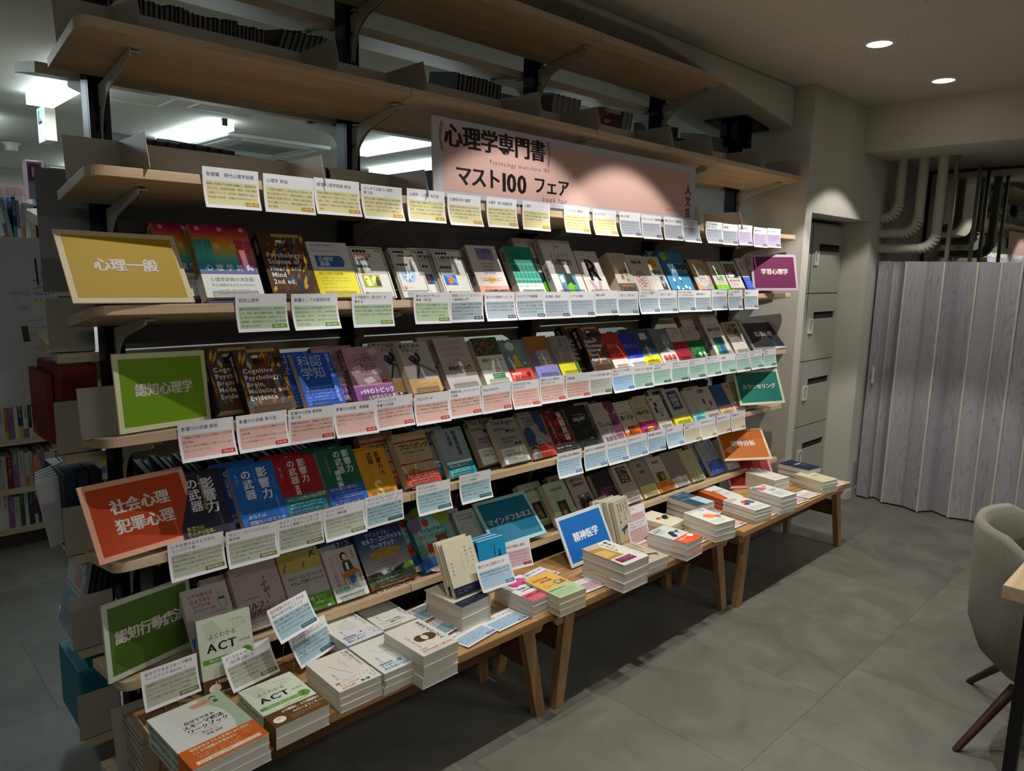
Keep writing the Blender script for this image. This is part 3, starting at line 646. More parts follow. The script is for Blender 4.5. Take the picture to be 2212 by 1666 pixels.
B('C', 2.158, .124, .205, .018, 'R', 'cac6bf', 'cac6bf', 'white book with a pill shape full of coloured hearts', lambda b, P, rg: (draw(b, P, 'c 52 10 9 6a2a22 やさしくわかる!;B 22 22 15 1c1c1c 愛着障害;m 20 40 62 1 4 4.5 444444;o 50 108 30 40 3 e07040', rg, 2), [ell(b, P, 50+24*math.cos(i*2.4)*(i/34)**.5, 100+36*math.sin(i*2.4)*(i/34)**.5, 3.6, 3.6, ['c8302a', '3a6ac0', 'e0a02a', '4a9a4a', '8a4aa0', 'd86a8a'][i % 6], 5, 6) for i in range(34)]))
B('C', 2.282, .126, .200, .020, 'R', 'cbc7c0', 'cbc7c0', 'white book with a yellow disc and a suited man photograph', 'e 50 28 27 22 c9b23a;b 50 15 13 a03020 事例で;b 50 29 13 a03020 わかる!;B 22 56 14 1c1c1c 愛着障害;m 20 92 34 2 9 6 c85030;r 56 80 36 56 8f9298;e 72 92 7 9 4a3428;p 1c2430 58,136 60,112 72,104 86,112 90,136;p dfe0e4 69,104 75,104 74,124 71,124;e 72 86 8 5 1a1412')
B('C', 2.422, .190, .232, .022, 'L', '2f7ea6', '2a6f96', 'large blue guidebook with cartoon children', 'e 20 14 13 11 b8a830;c 20 8 8 6a3018 CD付;m 36 16 50 1 5 5 bcd8e4;r 22 26 68 34 1f5f86;c 56 29 7 cfe2ea セラピストのための;B 28 37 13 10242e 子どもの発達 0.95;B 30 49 13 dce8ec ガイドブック 0.9;' + ';'.join('e %d %d 5 5 dfe6ea;p 2a4f70 %d,%d %d,%d %d,%d' % (x, y, x-4, y+5, x+4, y+5, x, y+16) for x, y in ((26, 80), (54, 76), (30, 102), (48, 108), (66, 100), (80, 104))), sp=('発達ガイドブック', 'd8e4ea'))
def patch(b, P, rg):
    for i in range(8):
        for j in range(11): rect(b, P, i*12.5, j*13, 12.5, 13, rg.choice(['c98a5a', '8fb0b8', 'c8b86a', 'd8a0b0', '8fb48a', 'b89ac0', 'c4a878']), 1.2)
    draw(b, P, 'e 50 70 36 32 d6d2c6;t 30 56 10 3a3630 子どもの;t 28 68 9 3a3630 発達検査の;t 26 79 8 3a3630 取り方・活かし方 0.9;m 40 92 24 1 4 4 5a564e;p 3a4f7a 60,20 88,30 86,33 58,22', rg, 3)
B('C', 2.652, .148, .196, .018, 'L', 'c4a878', '4a3a34', 'pastel patchwork book with a round cream label', patch, sp=('発達検査', 'd0c4b0'))
B('C', 2.829, .124, .187, .016, 'L', 'ccc9bf', 'ccc9bf', 'white book with bright green characters and green band', 'm 14 8 60 1 5 5 6a8a4a;m 22 18 60 2 6 4 555555;B 18 36 26 4aa028 発達;B 26 66 26 5ab030 障害;m 30 96 52 1 5 5 555555', band=(108, '7cc81e', 'm 10 114 80 3 9 6 f4fbe6'))
B('C', 2.963, .146, .193, .020, 'R', 'cfcac3', 'cfcac3', 'white book with a dim photograph of seated people', 'r 12 10 76 58 6a6a64;p 3a2a26 30,68 36,30 46,30 50,68;p c06848 38,24 46,12 52,26 48,52 40,52;p 2f3a44 56,68 60,28 72,26 78,68;p d8d4cc 16,50 40,44 60,56 50,66 20,66;B 14 74 10 b03a34 思い込みの心理;m 14 90 60 2 6 4 8a3a3a', band=(108, '8a7460', 'm 10 112 80 4 8 6 e8e0d4'))
B('C', 3.131, .138, .214, .022, 'L', 'cbc6bf', 'b8b2aa', 'white book with a blue bar and a blue print band', 'v 24 18 11 55544f 本質を;v 50 14 11 55544f みる;v 70 22 11 55544f 力;p 2a4a9a 30,14 34,14 38,50 33,50', band=(84, '2a4fc0', 'm 6 90 86 4 10 5 dfe6f8;B 40 134 11 e8ecf8 134万部 0.9'))
B('C', 3.267, .130, .186, .018, 'L', 'c9c2bb', 'c9c2bb', 'slim book titled MINDSET with a yellow and orange band', 'B 12 12 17 b0382c MINDSET 0.9;B 16 32 12 3a3430 マインドセット 0.8;m 30 50 46 2 7 5 b06a60', band=(92, 'f0c418', 'm 8 96 84 3 9 6 6a5400;r 0 124 100 22 e05a1c;b 50 127 16 ffe080 135万部 0.9'))
# --- row D
B('D', .366, .143, .215, .040, 'L', '5a3a22', '101010', 'swirl-painted cognitive psychology textbook at the front of its pair', colour_swirl(NLAS, psych('認知心理学', ['Cognitive', 'Psychology:', 'Brain,', 'Modeling_and', 'Evidence'])), sp=('認知心理学', 'f0f0f0'))
B('D', .545, .128, .188, .026, 'R', '1f56b8', '1f56b8', 'royal blue paperback with large outlined white characters', 't 8 4 33 c2cfe8 科認 1.0 0.95;t 8 36 33 c2cfe8 学知 1.0 0.95;v 90 3 12 c2cfe8 教養としての 0.9 0.9', band=(84, '1f62d8', 'm 6 88 74 6 8.2 5 e6eefc;v 88 90 11 e6eefc 鈴木宏昭 0.9'))
B('D', .718, .148, .200, .026, 'L', 'b08a98', '8a5a6a', 'pink marbled paperback with a purple band', lambda b, P, rg: ([pol(b, P, [(x, y), (x+22, y-6), (x+30, y+6), (x+8, y+12)], c, 1+i*.05) for i, (x, y, c) in enumerate([(4, 8, 'c09aa8'), (40, 20, '9a7484'), (60, 4+6, 'c8a8b4'), (10, 50, 'd8c4cc'), (55, 60, 'd4b8c2'), (30, 80, 'e2d2d8')])], draw(b, P, 'c 50 26 13 3a2030 メタ認知で;c 50 40 13 3a2030 〈学ぶ力〉;c 50 54 11 3a2030 を高める;m 22 70 58 1 4 4 6a4456;r 64 84 26 5 b03a4a;m 66 85 22 1 4 3.4 f0e0e4', rg, 3)), band=(96, '8a4f96', 'B 12 106 8 f2e8f4 計;B 20 101 15 f2e8f4 99のトピック 0.86;B 26 118 12 f2e8f4 ＆知見を詰めました 0.86;m 50 98 46 2 5 2.4 c8a8d0;m 54 131 40 1 4 2.4 c8a8d0'), sp=('メタ認知', 'e8d8e0'))
B('D', .932, .128, .203, .028, 'R', 'b4aeac', 'd2c8ae', 'grey paperback with a spoon photograph', 'B 4 4 14 141414 誰のための;B 8 18 14 141414 デザイン?;r 12 33 20 5 c84a30;t 13 33.6 4 f4e8e0 増補・改訂版 0.8;v 80 20 5 222222 ノーマン;p 2a2b2e 22,48 34,38 46,44 52,58 50,72 36,66;p 55575c 26,48 34,43 40,48 38,56;p 2a2b2e 50,58 52,46 46,40 50,30 58,34 62,48 58,60;p 6a6c70 53,64 98,92 96,98 50,70;p 3c3d40 48,68 54,68 34,108 28,108', band=(112, 'b8935e', 'm 8 115 30 1 5 4.6 3a2a14;m 8 122 84 6 5.4 3.8 4a3a20'))
B('D', 1.093, .146, .212, .024, 'L', 'b4aeab', 'a09a96', 'grey paperback with faint English capitals about hypnosis', 't 12 6 15 8a8684 SOLUTION 0.86;t 14 23 15 8a8684 ORIENTED 0.84;t 16 40 15 8a8684 HYPNOSIS: 0.82;c 50 60 5 333333 新_装_版;c 52 67 8 3a3836 ミルトン・エリクソンの 0.9;C 52 78 12 2c2a28 催眠療法入門;m 60 92 32 2 4 3.4 444444;t 16 98 15 a8a4a2 AN 0.86;t 18 114 15 a8a4a2 ERICKSON 0.84;t 20 130 14 a8a4a2 APPROACH 0.84', sp=('催眠療法入門', '3a3633'))
def sisters(b, P, rg):
    rect(b, P, 0, 0, 100, 58, '3c4426', 1)
    for i in range(120): x, y = rg.uniform(2, 98), rg.uniform(1, 57); ell(b, P, x, y, rg.uniform(1, 3.2), rg.uniform(1, 2.6), rg.choice(['6f7848', '8a9060', '2c3420', 'a8ac84']), 1.4+i*.005, 6)
    draw(b, P, 'p a83020 44,12 52,10 56,40 46,42;e 48 9 3.5 3.5 2a1a14;r 0 58 100 88 d9dcd4;C 52 66 13 444640 姉妹だったころ 0.84;m 40 84 36 1 5 5 555555;m 20 98 62 2 7 4 5a8a6a', rg, 4)
    for i in range(90): x, y = rg.uniform(2, 98), rg.uniform(118, 144); ell(b, P, x, y, rg.uniform(1, 3), rg.uniform(1, 3), rg.choice(['7a8a5a', 'e4e8dc', '5a6a40', 'c8ccb8']), 5+i*.005, 6)
    draw(b, P, 'r 34 116 48 16 3a7a3a;m 37 119 42 2 6 4 e0ecd8', rg, 7)
B('D', 1.264, .130, .202, .026, 'R', 'd9dcd4', 'd0c8b0', 'white book with a leafy tree photograph and red figure', sisters)
B('D', 1.395, .122, .184, .020, 'R', '6f8a96', '6f8a96', 'grey-blue paperback with a yellow-hooded cartoon child', 'e 44 22 19 16 cfd6d6;m 32 18 26 2 7 4 4a5a64;v 88 10 9 c8b050 セルフケアの 0.9;v 70 24 15 c8b050 道具箱;v 14 40 6 2a343a 伊藤絵美;p d8b83a 30,96 44,58 56,56 70,96;e 50 62 12 10 d8b83a;e 50 64 7 6 e8c8a8;e 82 84 6 5 dfe6e8', band=(100, 'd84a48', 'm 8 104 60 1 5 5 f8e0dc;B 8 112 12 fbeeea 100個の 0.95;B 8 126 12 fbeeea ワーク;e 80 122 9 8 5a1a1a'))
B('D', 1.538, .130, .193, .024, 'R', '9a6a3c', '9a6a3c', 'brown to violet paperback with a boxed title', lambda b, P, rg: (gradient(b, P, 0, 0, 100, 148, ['a06e3a', '96683f', '8a6a8a', '8a86c8', '7a80d0'], 30, 1), draw(b, P, 'm 8 10 66 4 9 5 c89060;r 30 50 52 52 cfccc4;c 56 50 25 2a2a2c 暗自;c 56 75 25 2a2a2c 示己;n 20 112 30 1 4 5 3a3a6a;m 60 124 38 2 7 5 d8dcf4', rg, 3)))
B('D', 1.678, .118, .188, .016, 'R', '8f8c88', '8f8c88', 'grey paperback with handwritten title and yellow band', 'v 80 6 15 33322f ふつうの 1 .9;v 52 10 17 33322f 相談;v 18 50 6 33322f 東畑開人;' + ';'.join('m 4 %d 92 1 4 3.4 7fa890' % y for y in range(84, 102, 4)), band=(102, 'e0d838', 'n 90 106 34 4 12 6 4a5a3a;r 84 106 15 42 3a7a34'))
B('D', 1.872, .143, .220, .040, 'L', '5a3a22', '101010', 'swirl-painted clinical psychology textbook', colour_swirl(NLAS+['3a5a8a'], psych('臨床心理学', ['Clinical', 'Psychology:', 'Evidence-', 'Based', 'Approach'])), sp=('臨床心理学', 'f0f0f0'))
B('D', 2.022, .112, .178, .016, 'R', 'b02820', 'b02820', 'bright red paperback with thin pale characters', 't 8 40 26 d88a80 助けて 1 .95;m 12 78 60 1 5 6 d88a80', band=(84, 'd83020', 'm 8 88 70 3 9 5 f8d0c8;r 0 112 100 36 e4dcd8;m 10 118 78 3 9 6 d07068'))
B('D', 2.135, .128, .178, .020, 'R', '2a2f96', '2a2f96', 'deep blue paperback with handwritten white title', 't 6 44 19 9aa0d8 死にたい 1 .95;m 24 70 60 1 5 8 5a60b8', band=(82, '2436e0', 'm 8 86 50 2 8 6 dfe6fc;r 0 102 100 38 dfe2ea;m 8 108 80 3 10 8 6a8ac0'))
B('D', 2.248, .128, .188, .022, 'R', '2c4868', 'bfb8a4', 'dark blue paperback with a night scene and yellow band', 'r 30 14 40 26 c8c8c0;m 34 18 32 3 7 6 3a4a60;e 80 30 7 7 4a6a8c;p 3a78b0 4,92 30,70 70,76 96,88 96,104 4,104;e 46 76 10 8 c89a80;p c8a890 40,84 56,84 54,104 40,104', band=(104, 'e6dc1e', 'm 20 108 66 1 8 8 5a5400;b 50 120 10 5a5400 心を探して;e 12 134 6 6 c8b818'))
B('D', 2.386, .130, .186, .018, 'R', '64767c', '64767c', 'grey-blue paperback with a pale ring', 'v 70 10 6 9aaab0 なんでも見つかる夜に;e 74 44 24 22 7d8e94;m 60 34 30 3 8 5 c0cacc;v 30 50 6 3a4448 東畑開人;p c8d0d0 4,100 60,80 100,96 100,104 4,104', band=(100, 'dddad6', 'e 26 118 12 11 d85048;e 52 118 12 11 d85048;e 80 118 12 11 d85048;m 10 134 80 1 5 4 8a3a34'))
B('D', 2.522, .120, .183, .018, 'R', 'bdb6ac', 'bdb6ac', 'cream and crimson paperback', 'v 66 8 6 5a5650 当事者は;v 54 14 6 5a5650 嘘をつく;v 34 20 6 5a5650 小松原織香', band=(62, 'a01c34', 'r 46 66 1.5 8 6a1020'))
B('D', 2.652, .128, .188, .016, 'R', 'b4aa98', 'b4aa98', 'cream and green paperback with a white printed roundel', 'm 30 30 38 1 4 4 5a5a50;p 5a5a50 26,26 44,22 62,22 80,27 62,24 44,24', band=(62, '12662a', 'm 10 92 66 3 7 4 b8e0c0;m 10 116 50 1 5 4 b8e0c0;e 56 124 11 11 c8e8cc;e 86 126 9 13 c8e8cc;e 84 96 9 9 0e5422'))
B('D', 2.862, .165, .246, .030, 'L', 'cdc8c4', 'a09a94', 'large white clinical psychology book with a small green and blue picture', 'r 41 8 14 .8 555555;c 50 10 13 555555 ya;c 50 32 11 444444 よくわかる;C 52 45 15 3a3a3a 臨床心理学;m 40 64 24 2 5 4 444444;r 20 82 54 58 1f7a4a;p 1f50b0 40,82 56,82 62,140 44,140;p 2a9a5a 22,92 36,88 40,136 24,138;m 66 112 8 1 4 4 dff0e8', sp=('よくわかる臨床心理学', '2a2a2a'))
B('D', 3.058, .152, .197, .020, 'R', 'cbc5ba', 'cbc5ba', 'white book with a dusky plant drawing', lambda b, P, rg: (rect(b, P, 6, 4, 88, 56, '8f8468', 1), [pol(b, P, [(x, y), (x+12, y-10), (x+16, y-4), (x+3, y+3)], rg.choice(['4a4a2c', '6a6a40', '3a3a24', 'a89a6a']), 2) for x, y in [(rg.uniform(8, 76), rg.uniform(14, 56)) for _ in range(26)]], draw(b, P, 'v 52 62 10 3a382f ケアと 1 .9;v 40 70 5 5a584f 愛着', rg, 3)))
# --- row E
B('E', .173, .140, .202, .028, 'R', '23233a', '23233a', 'black-navy paperback with big white characters', 'm 6 6 46 2 4 3 9a9ab0;v 10 24 8 b8b8c8 【新版】;V 38 14 24 d8d8dc の武器 1 .98;V 68 16 27 d8d8dc 影響力 1 .92;v 55 8 8 c8c050 人を動かす七つの原理 1 .95;n 70 96 40 2 5 3 8a8aa0', band=(110, '2a2a44', 'B 8 112 9 d8d050 影響力は 0.9;B 8 122 9 d8d050 個人から社会、 0.9;B 8 132 9 d8d050 そして世界へ— 0.9'))
B('E', .336, .136, .198, .026, 'R', '1760b4', 'b8b09a', 'bright blue paperback with big white characters', 'V 34 14 23 dfe4ea の武器 1 1.0;V 70 12 25 dfe4ea 影響力 1 1.02;v 12 20 6 a8c4e0 [第三版];v 52 8 7 4a9ad8 なぜ人は動かされるのか;n 22 50 60 1 5 3 8ab4e0;n 90 36 80 1 5 3.4 c0d8f0', band=(116, '1a6ac8', 't 14 116 10 e8f0fa あなたは;t 14 129 10 e8f0fa 経験ないだろうか'))
B('E', .474, .134, .196, .024, 'R', '9a1020', '9a1020', 'crimson paperback with a teal band', 'V 40 8 20 d8d0d2 の武器 1 1;V 66 8 20 d8d0d2 影響力 1 1;v 12 18 8 d8a0a8 [第二版];V 40 70 12 e8e0e0 実践編;n 26 20 50 1 5 3 d8a0a8', band=(94, '14748a', 'B 6 98 9 e0e070 人のこころを動かす 0.78;B 68 96 12 e0e070 60の科学 0.72;m 8 112 84 3 8 4.6 e8f4f4'))
B('E', .619, .134, .200, .026, 'R', '0e5a48', '0e5a48', 'dark green paperback with a blue band', 'V 52 8 20 c8d4ce の武器 1 1;V 76 8 20 d0dcd6 影響力 1 1;v 22 20 7 a0c050 小さな工夫から 1 .95;V 40 58 14 d0dcd6 戦略編 1 1;n 12 30 60 1 5 2.6 6a9a88', band=(98, '1a5cc0', 'B 8 100 8 f0a8b8 その“ひと工夫”が、世界を変える 0.6;m 16 112 74 4 6.4 4 dfe8fa;m 10 138 80 1 6 6 dfe8fa'))
B('E', .754, .116, .172, .018, 'R', 'c89018', 'c89018', 'yellow-orange pocket paperback with a pale letter S', 'R 30 84 66 f4d890 S 0.9;V 44 8 18 1a1a14 武器;V 70 8 18 1a1a14 影響力の 1 1.05;v 88 8 6 5a4a10 ポケットブック;n 30 12 90 2 9 5 7a5a10;m 40 60 40 4 8 5 e0b850')
B('E', .912, .142, .208, .036, 'R', 'b09c74', 'b09c74', 'parchment propaganda book with red rules and red band', 'r 0 20 100 5 9a1f1c;m 14 21 74 1 4 3 e0b8a0;B 8 28 17 171410 プロパガンダ 0.94 0.94;B 16 48 7 2a241a 広告・政治宣伝のからくりを見抜く 0.6;m 18 60 66 2 8 6 8a7850;r 0 78 100 4 9a1f1c;m 14 79 70 1 3 2.4 e0b8a0;p 8a7444 6,104 30,92 56,104', band=(104, 'c23a2a', 'B 6 108 11 fbeee4 あやつられてはいけない! 0.74;m 8 122 84 4 6 4 f0d4c8'))
B('E', 1.097, .126, .200, .024, 'R', '8a98a0', '9aa8a8', 'grey-blue paperback with sideways MESSENGER lettering', 'V 42 10 15 17181a の武器 1 1.05;V 66 10 16 17181a 情報発信者 1 .98;R 86 3 13 3a8a8a M;R 88 16 13 3a8a8a E;R 88 29 13 3a8a8a S;R 88 42 13 3a8a8a S;R 88 55 13 3a8a8a E;R 88 68 13 3a8a8a N;R 88 81 13 3a8a8a G;n 34 60 30 2 6 3 3a4448', band=(100, '0f8a9c', 'r 4 103 92 8 e8f4f4;m 8 105 84 1 4 4 1a6a74;B 6 114 8 eaf8f8 『影響力の武器』シリーズ 0.76;m 6 126 80 3 7 5 eaf8f8'))
B('E', 1.369, .134, .200, .030, 'R', '8f8a84', 'a8a08c', 'grey paperback titled The Righteous Mind', 'B 4 2 18 141414 The_Right- 0.98;B 4 20 18 141414 eous 0.98;B 46 30 18 141414 Mind 0.98;m 10 42 22 2 4 2.6 2a2a2a;B 16 58 9 1c1c1c 社会はなぜ左と右に 0.8;B 16 69 9 1c1c1c わかれるのか 0.8;p 2a2a2a 62,82 72,76 72,80 84,80 84,76 94,82 84,88 84,84 72,84 72,88', band=(92, 'd4d6cc', 'B 12 98 9 181818 リベラルは 0.9;B 14 109 9 181818 なぜ勝てないのか? 0.86;m 14 126 70 3 5 3.4 3a3a3a'))
B('E', 1.523, .128, .200, .022, 'R', '8a8784', '9a9488', 'grey paperback with facing navy silhouettes and red band', 'B 12 8 10 18181a 事実はなぜ 0.9;B 14 19 10 18181a 人の意見を 0.9;B 16 30 10 18181a 変えられないのか 0.78;p 2a3864 0,58 12,44 30,42 42,58 44,80 36,92 44,108 0,108;p 2a3864 60,0 100,0 100,76 88,80 80,70 70,62 70,40 62,28;m 14 60 20 2 8 4 7a86a8;m 48 92 48 1 8 6 3a3a6a', band=(106, 'c8281e', 'm 44 112 50 3 9 6 f4d0c8;r 0 106 38 45 8a8682;e 18 122 11 13 c8c0b8;p 3a3634 4,132 6,112 18,106 30,112 32,132 26,118 10,118'))
B('E', 1.662, .128, .193, .022, 'R', '5a1712', '3a1210', 'dark red paperback with black band and white characters', lambda b, P, rg: ([pol(b, P, [(x, y), (x+14, y-12), (x+20, y+3), (x+5, y+9)], rg.choice(['8a2018', '3a100e', 'a03a1c', '6a1812', '2a0c0c']), 1.2) for x, y in [(rg.uniform(2, 78), rg.uniform(14, 118)) for _ in range(60)]], draw(b, P, 'V 74 6 25 d8ccc4 洗脳原論 1 1.02;v 22 30 12 c8bcb4 苫米地英人 1 1.02', rg, 3)), band=(118, '16120f', 'm 4 122 90 1 8 8 f0ece4;m 6 134 86 2 6 4 c8c4bc'))
def tiles_dark(b, P, rg):
    for i in range(60):
        x, y = rg.randint(0, 9)*10, rg.randint(3, 14)*9.6
        if y > 138: continue
        rect(b, P, x, y, 10, 9, rg.choice(['23302e', '1c2222', '3f5f58', '2c3c3a', '181a1a']), 1.2)
    draw(b, P, 'b 52 26 9 8f9490 ケースで学ぶ 0.9;C 52 38 13 b0b4b0 犯罪心理学 0.86;m 34 58 36 1 5 4 8a8e8a', rg, 3)
B('E', 1.797, .140, .200, .022, 'R', '141617', '141617', 'near-black book with scattered grey-green squares', tiles_dark)
B('E', 1.962, .158, .197, .026, 'L', 'aaa59c', 'a8a298', 'grey and magenta career psychology book', 'm 10 8 36 3 6 5 33322f;p 6a2a52 62,0 100,0 100,30 78,44 60,20;r 66 76 34 60 c886a8;r 66 40 34 36 7a3a62;B 8 56 8 22201e 新版 0.9;B 8 64 12 22201e キャリアの心理学 0.9 0.9;m 10 82 60 2 6 4 3a3834;r 8 92 56 34 c8bcc4;p a06a88 10,124 18,98 26,124 34,100 44,124 52,104 60,124', sp=('キャリアの心理学', '2a2826'))
B('E', 2.130, .116, .184, .018, 'R', 'beb9aa', 'beb9aa', 'cream paperback about listening with an orange band', 'r 8 4 84 1 5a5648;r 8 4 1 92 5a5648;c 50 16 12 3a3830 A;B 16 48 9 22201a プロカウンセラーの 0.76;C 50 60 22 17160f 聞く技術 0.9;m 60 84 26 2 8 6 3a382f', band=(108, 'd86a14', 'B 28 108 15 1a1208 読み20刷 0.6;B 28 126 15 1a1208 聴かせて 0.7;r 2 108 24 24 e4dccc;m 5 112 18 2 8 5 4a3a2a'))
B('E', 2.252, .121, .185, .018, 'R', 'b4ad8f', 'b4ad8f', 'beige-green paperback about empathy with a magenta band', 'r 8 6 84 1 4a4638;m 22 12 60 2 8 8 5a6a50;B 14 40 9 24221a プロカウンセラーの 0.8;C 50 52 19 1a180f 共感の技術 0.86;m 44 78 30 2 8 6 3a5a8a', band=(100, 'b01462', 'm 10 104 84 3 9 5 f4c8dc;e 60 132 22 9 e8d828;b 60 127 10 1a1a1a 第20刷 0.9'))
B('E', 2.393, .110, .184, .018, 'R', 'bdb8ad', 'bdb8ad', 'white paperback with small animals and a man drawn in ink', 'p 8a3a22 16,12 30,8 34,20 20,24;p 2a2a2c 26,38 44,30 52,48 36,56;p 2a2a2c 20,58 36,54 40,80 24,84;p c08a3a 64,24 76,22 74,34 66,34;B 46 60 8 3a382f カウン 0.9;B 42 70 8 3a382f セリングで 0.8;B 44 80 8 3a382f 何ができるか 0.72;p 2a3a5a 52,90 62,92 60,104 50,102;m 14 120 78 3 8 5 8a5a3a')
B('E', 2.528, .145, .205, .024, 'L', 'b4b0a6', '6a6a66', 'grey and navy book with brush-lettered title', 'r 22 10 60 70 2a4a74;r 30 22 44 46 a8aaa8;C 50 26 15 14161a カウンセリングの 0.5;C 52 46 19 14161a 見立て方 0.8;m 36 84 28 1 5 4 3a3a3a', band=(104, 'dcd23a', 'n 80 108 30 3 14 5 4a6a3a;m 12 110 30 4 8 4 6a6a2a'), sp=('見立て', 'd8d4c8'))
B('E', 2.692, .118, .180, .016, 'R', 'b4b0a6', 'b4b0a6', 'grey book with two thin drawn arches', 'm 14 12 40 1 5 4 4a4844;o 34 74 22 34 .8 3a5a7a;o 68 74 22 34 .8 3a5a7a;r 8 86 86 40 b8b4aa', band=(98, '7ac8cc', 'm 10 102 74 2 9 5 1a6a9a;B 30 122 12 1a5a8a 第三版 0.9'))
B('E', 2.809, .138, .183, .020, 'R', 'bab4aa', 'bab4aa', 'white book with two small cartoon people and a drawn hat', 'B 12 6 18 1c1a17 傾聴術 0.9;m 14 28 50 1 5 4 a02020;p 5a2a1c 20,52 28,44 36,52 34,70 24,70;p 5a2a1c 62,64 70,58 76,66 74,80 64,80;p d87050 26,88 40,84 44,96 30,100;p a8b8d8 62,84 78,82 80,102 66,104')
B('E', 2.956, .126, .184, .018, 'R', '2e5088', '2e5088', 'blue paperback with white patterned middle and peach band', 'n 76 10 60 3 14 10 16305e;' + ';'.join('m 2 %d 94 1 4 4 7a9ad8' % y for y in range(78, 100, 4)), band=(100, 'd8b48c', 'm 20 106 60 1 5 4 e8d4c0;r 44 112 14 30 c89a6a'))
B('E', 3.090, .122, .184, .018, 'R', 'b0a678', 'b0a678', 'olive paperback with a red dot and vertical title', 'e 36 18 8 8 a03020;v 78 14 9 4a4230 アサー;v 60 20 13 4a4230 ための;v 34 40 8 4a4230 マンガ;p 2a5a3a 40,88 58,84 60,96 46,98', band=(96, 'd8c8c0', 'e 34 122 16 15 c87078;m 54 104 36 4 8 5 c0606a'))
B('E', 3.228, .112, .184, .018, 'R', 'bcb5ab', 'bcb5ab', 'white book with an ink-drawn face over a dark red triangle', 'v 78 8 7 4a443c 日常から;v 60 12 7 4a443c はじめる;v 22 14 5 4a443c 著者の名;o 46 82 18 16 1.2 2a2826;p 8f8a80 38,96 46,92 56,98 50,110;p 7a1c30 30,146 60,112 92,146')
# --- row F
B('F', .183, .132, .182, .022, 'R', 'b4aeaa', 'b8ac8e', 'small white paperback with red title and ink cartoon', 'B 12 12 10 a82a30 いやな気分よ 0.92;B 14 24 10 a82a30 さようなら 0.92;B 16 36 8 a82a30 コンパクト版 0.84;t 18 48 6 3a3a3a 自分で学ぶ「抑うつ」克服法 0.62;o 82 28 6 6 .6 3a3a3a;o 82 44 8 12 .8 2a2a2a;p 3a3a3a 76,34 88,34 90,38 74,38;m 50 60 40 2 6 4 2a2a2a;o 30 76 6 6 .6 3a3a3a;o 34 92 6 10 .7 3a3a3a', band=(104, '1a6ac0', 'B 14 110 9 e4ecf8 「うつ」を 0.8;m 16 124 70 2 8 6 e4ecf8'))
B('F', .328, .148, .207, .024, 'R', 'a8999a', 'a8999a', 'dusty pink self-compassion book with a pressed-flower sketch', 'm 8 14 36 1 6 6 3a3434;m 8 24 34 2 4 3 3a3434;p 4a4444 62,40 64,40 68,78 66,78;e 60 48 2.5 3.5 6a6262;e 68 44 2.5 3.5 6a6262;e 62 60 3 4 6a6262;e 70 58 3 4 6a6262;e 66 34 2.5 4 6a6262;n 90 14 40 2 7 4 4a4444;t 14 66 5 4a4040 Self-Compassion;C 40 78 14 241e1e セルフ・ 1.0;C 50 93 14 241e1e コンパッション 0.84', band=(110, 'd8d2c8', 'm 10 114 80 4 5.4 3.4 4a4640;B 60 136 7 2a2622 大野裕推薦 0.9'))
B('F', .482, .142, .211, .020, 'R', 'a7a3a0', 'a7a3a0', 'olive yellow and grey practice workbook with green band', 'r 0 0 100 48 a89b52;m 24 10 46 3 4 3 4a4424;p 6a6238 6,40 16,22 18,24 10,44;p 6a6238 52,38 58,28 62,30 56,42;p 5a5430 78,10 92,4 86,14 94,22 82,18 74,26;B 12 56 9 22201e セルフ・コンパッションの 0.78;B 14 68 9 22201e やさしい実践ワークブック 0.76;m 70 80 22 1 5 4 3a3836;m 16 94 30 4 5.4 4 4a4644', band=(106, '5a9020', 'B 6 110 8 eef6e0 コンパッションを 0.8;B 4 120 8 eef6e0 続けると— 0.8;m 60 112 30 3 6 5 eef6e0;m 40 130 20 3 5 4 eef6e0;e 86 138 4 3 eef6e0'))
B('F', .632, .120, .181, .018, 'R', 'b2aaaa', 'b2aaaa', 'coping textbook with a cartoon girl sitting at a desk', 'v 22 20 12 b0283a やさしい教科書 1 1.02;v 40 14 10 b0283a コーピングの 1 1.0;v 88 8 7 2a2a2a 伊藤絵美;e 60 26 11 13 2a1a16;e 62 28 7 9 dcae90;p 1c3a34 50,40 74,38 80,66 48,68;r 58 44 8 20 d8d4cc;p b0622a 36,74 84,64 96,76 42,88;r 40 86 2.4 34 8a4a20;r 90 76 2.4 30 8a4a20;r 52 84 2 30 8a4a20;p 2f5a9a 56,84 76,80 78,100 60,104;p 8ab0c8 56,106 68,104 68,112 58,112', band=(106, 'dde2de', 'r 6 108 42 8 1f9a5a;B 8 108.6 7 f0f8f2 自分に合った 0.82;t 8 118 8 1f9a5a ストレス対処法が 0.8;t 8 128 8 1f9a5a きっと見つかる! 0.8;m 58 124 36 3 5 3.4 2a2a2a;o 80 114 10 5 1 1f9a5a'))
def msc(b, P, rg):
    gradient(b, P, 0, 0, 100, 78, ['0c2c58', '1f3f6c', '4f5f78', '8a8890', 'a89ea0'], 24, 1)
    draw(b, P, 'c 50 4 9 c8ccd4 マインドフル・ 0.9;B 12 14 10 d8dae0 セルフ・コンパッション 0.86;B 26 26 10 d8dae0 ワークブック 0.86;e 52 46 34 9 a8842a;c 54 39 5.6 2a2410 自分を受け入れ、;c 54 46 5.6 2a2410 しなやかに生きるためのガイド 0.9;m 22 60 60 2 6 4 2a2a38;p 2a3a26 0,86 20,76 40,80 60,78 80,74 100,76 100,96 0,96;p 7a9a3a 74,80 88,72 100,74 100,88 80,90;p c8d4dc 30,78 38,74 44,80 60,76 56,82 34,84;p 5a7aa8 40,82 48,77 56,82;p 46583a 0,92 34,84 60,86 100,82 100,100 0,100', rg, 4)
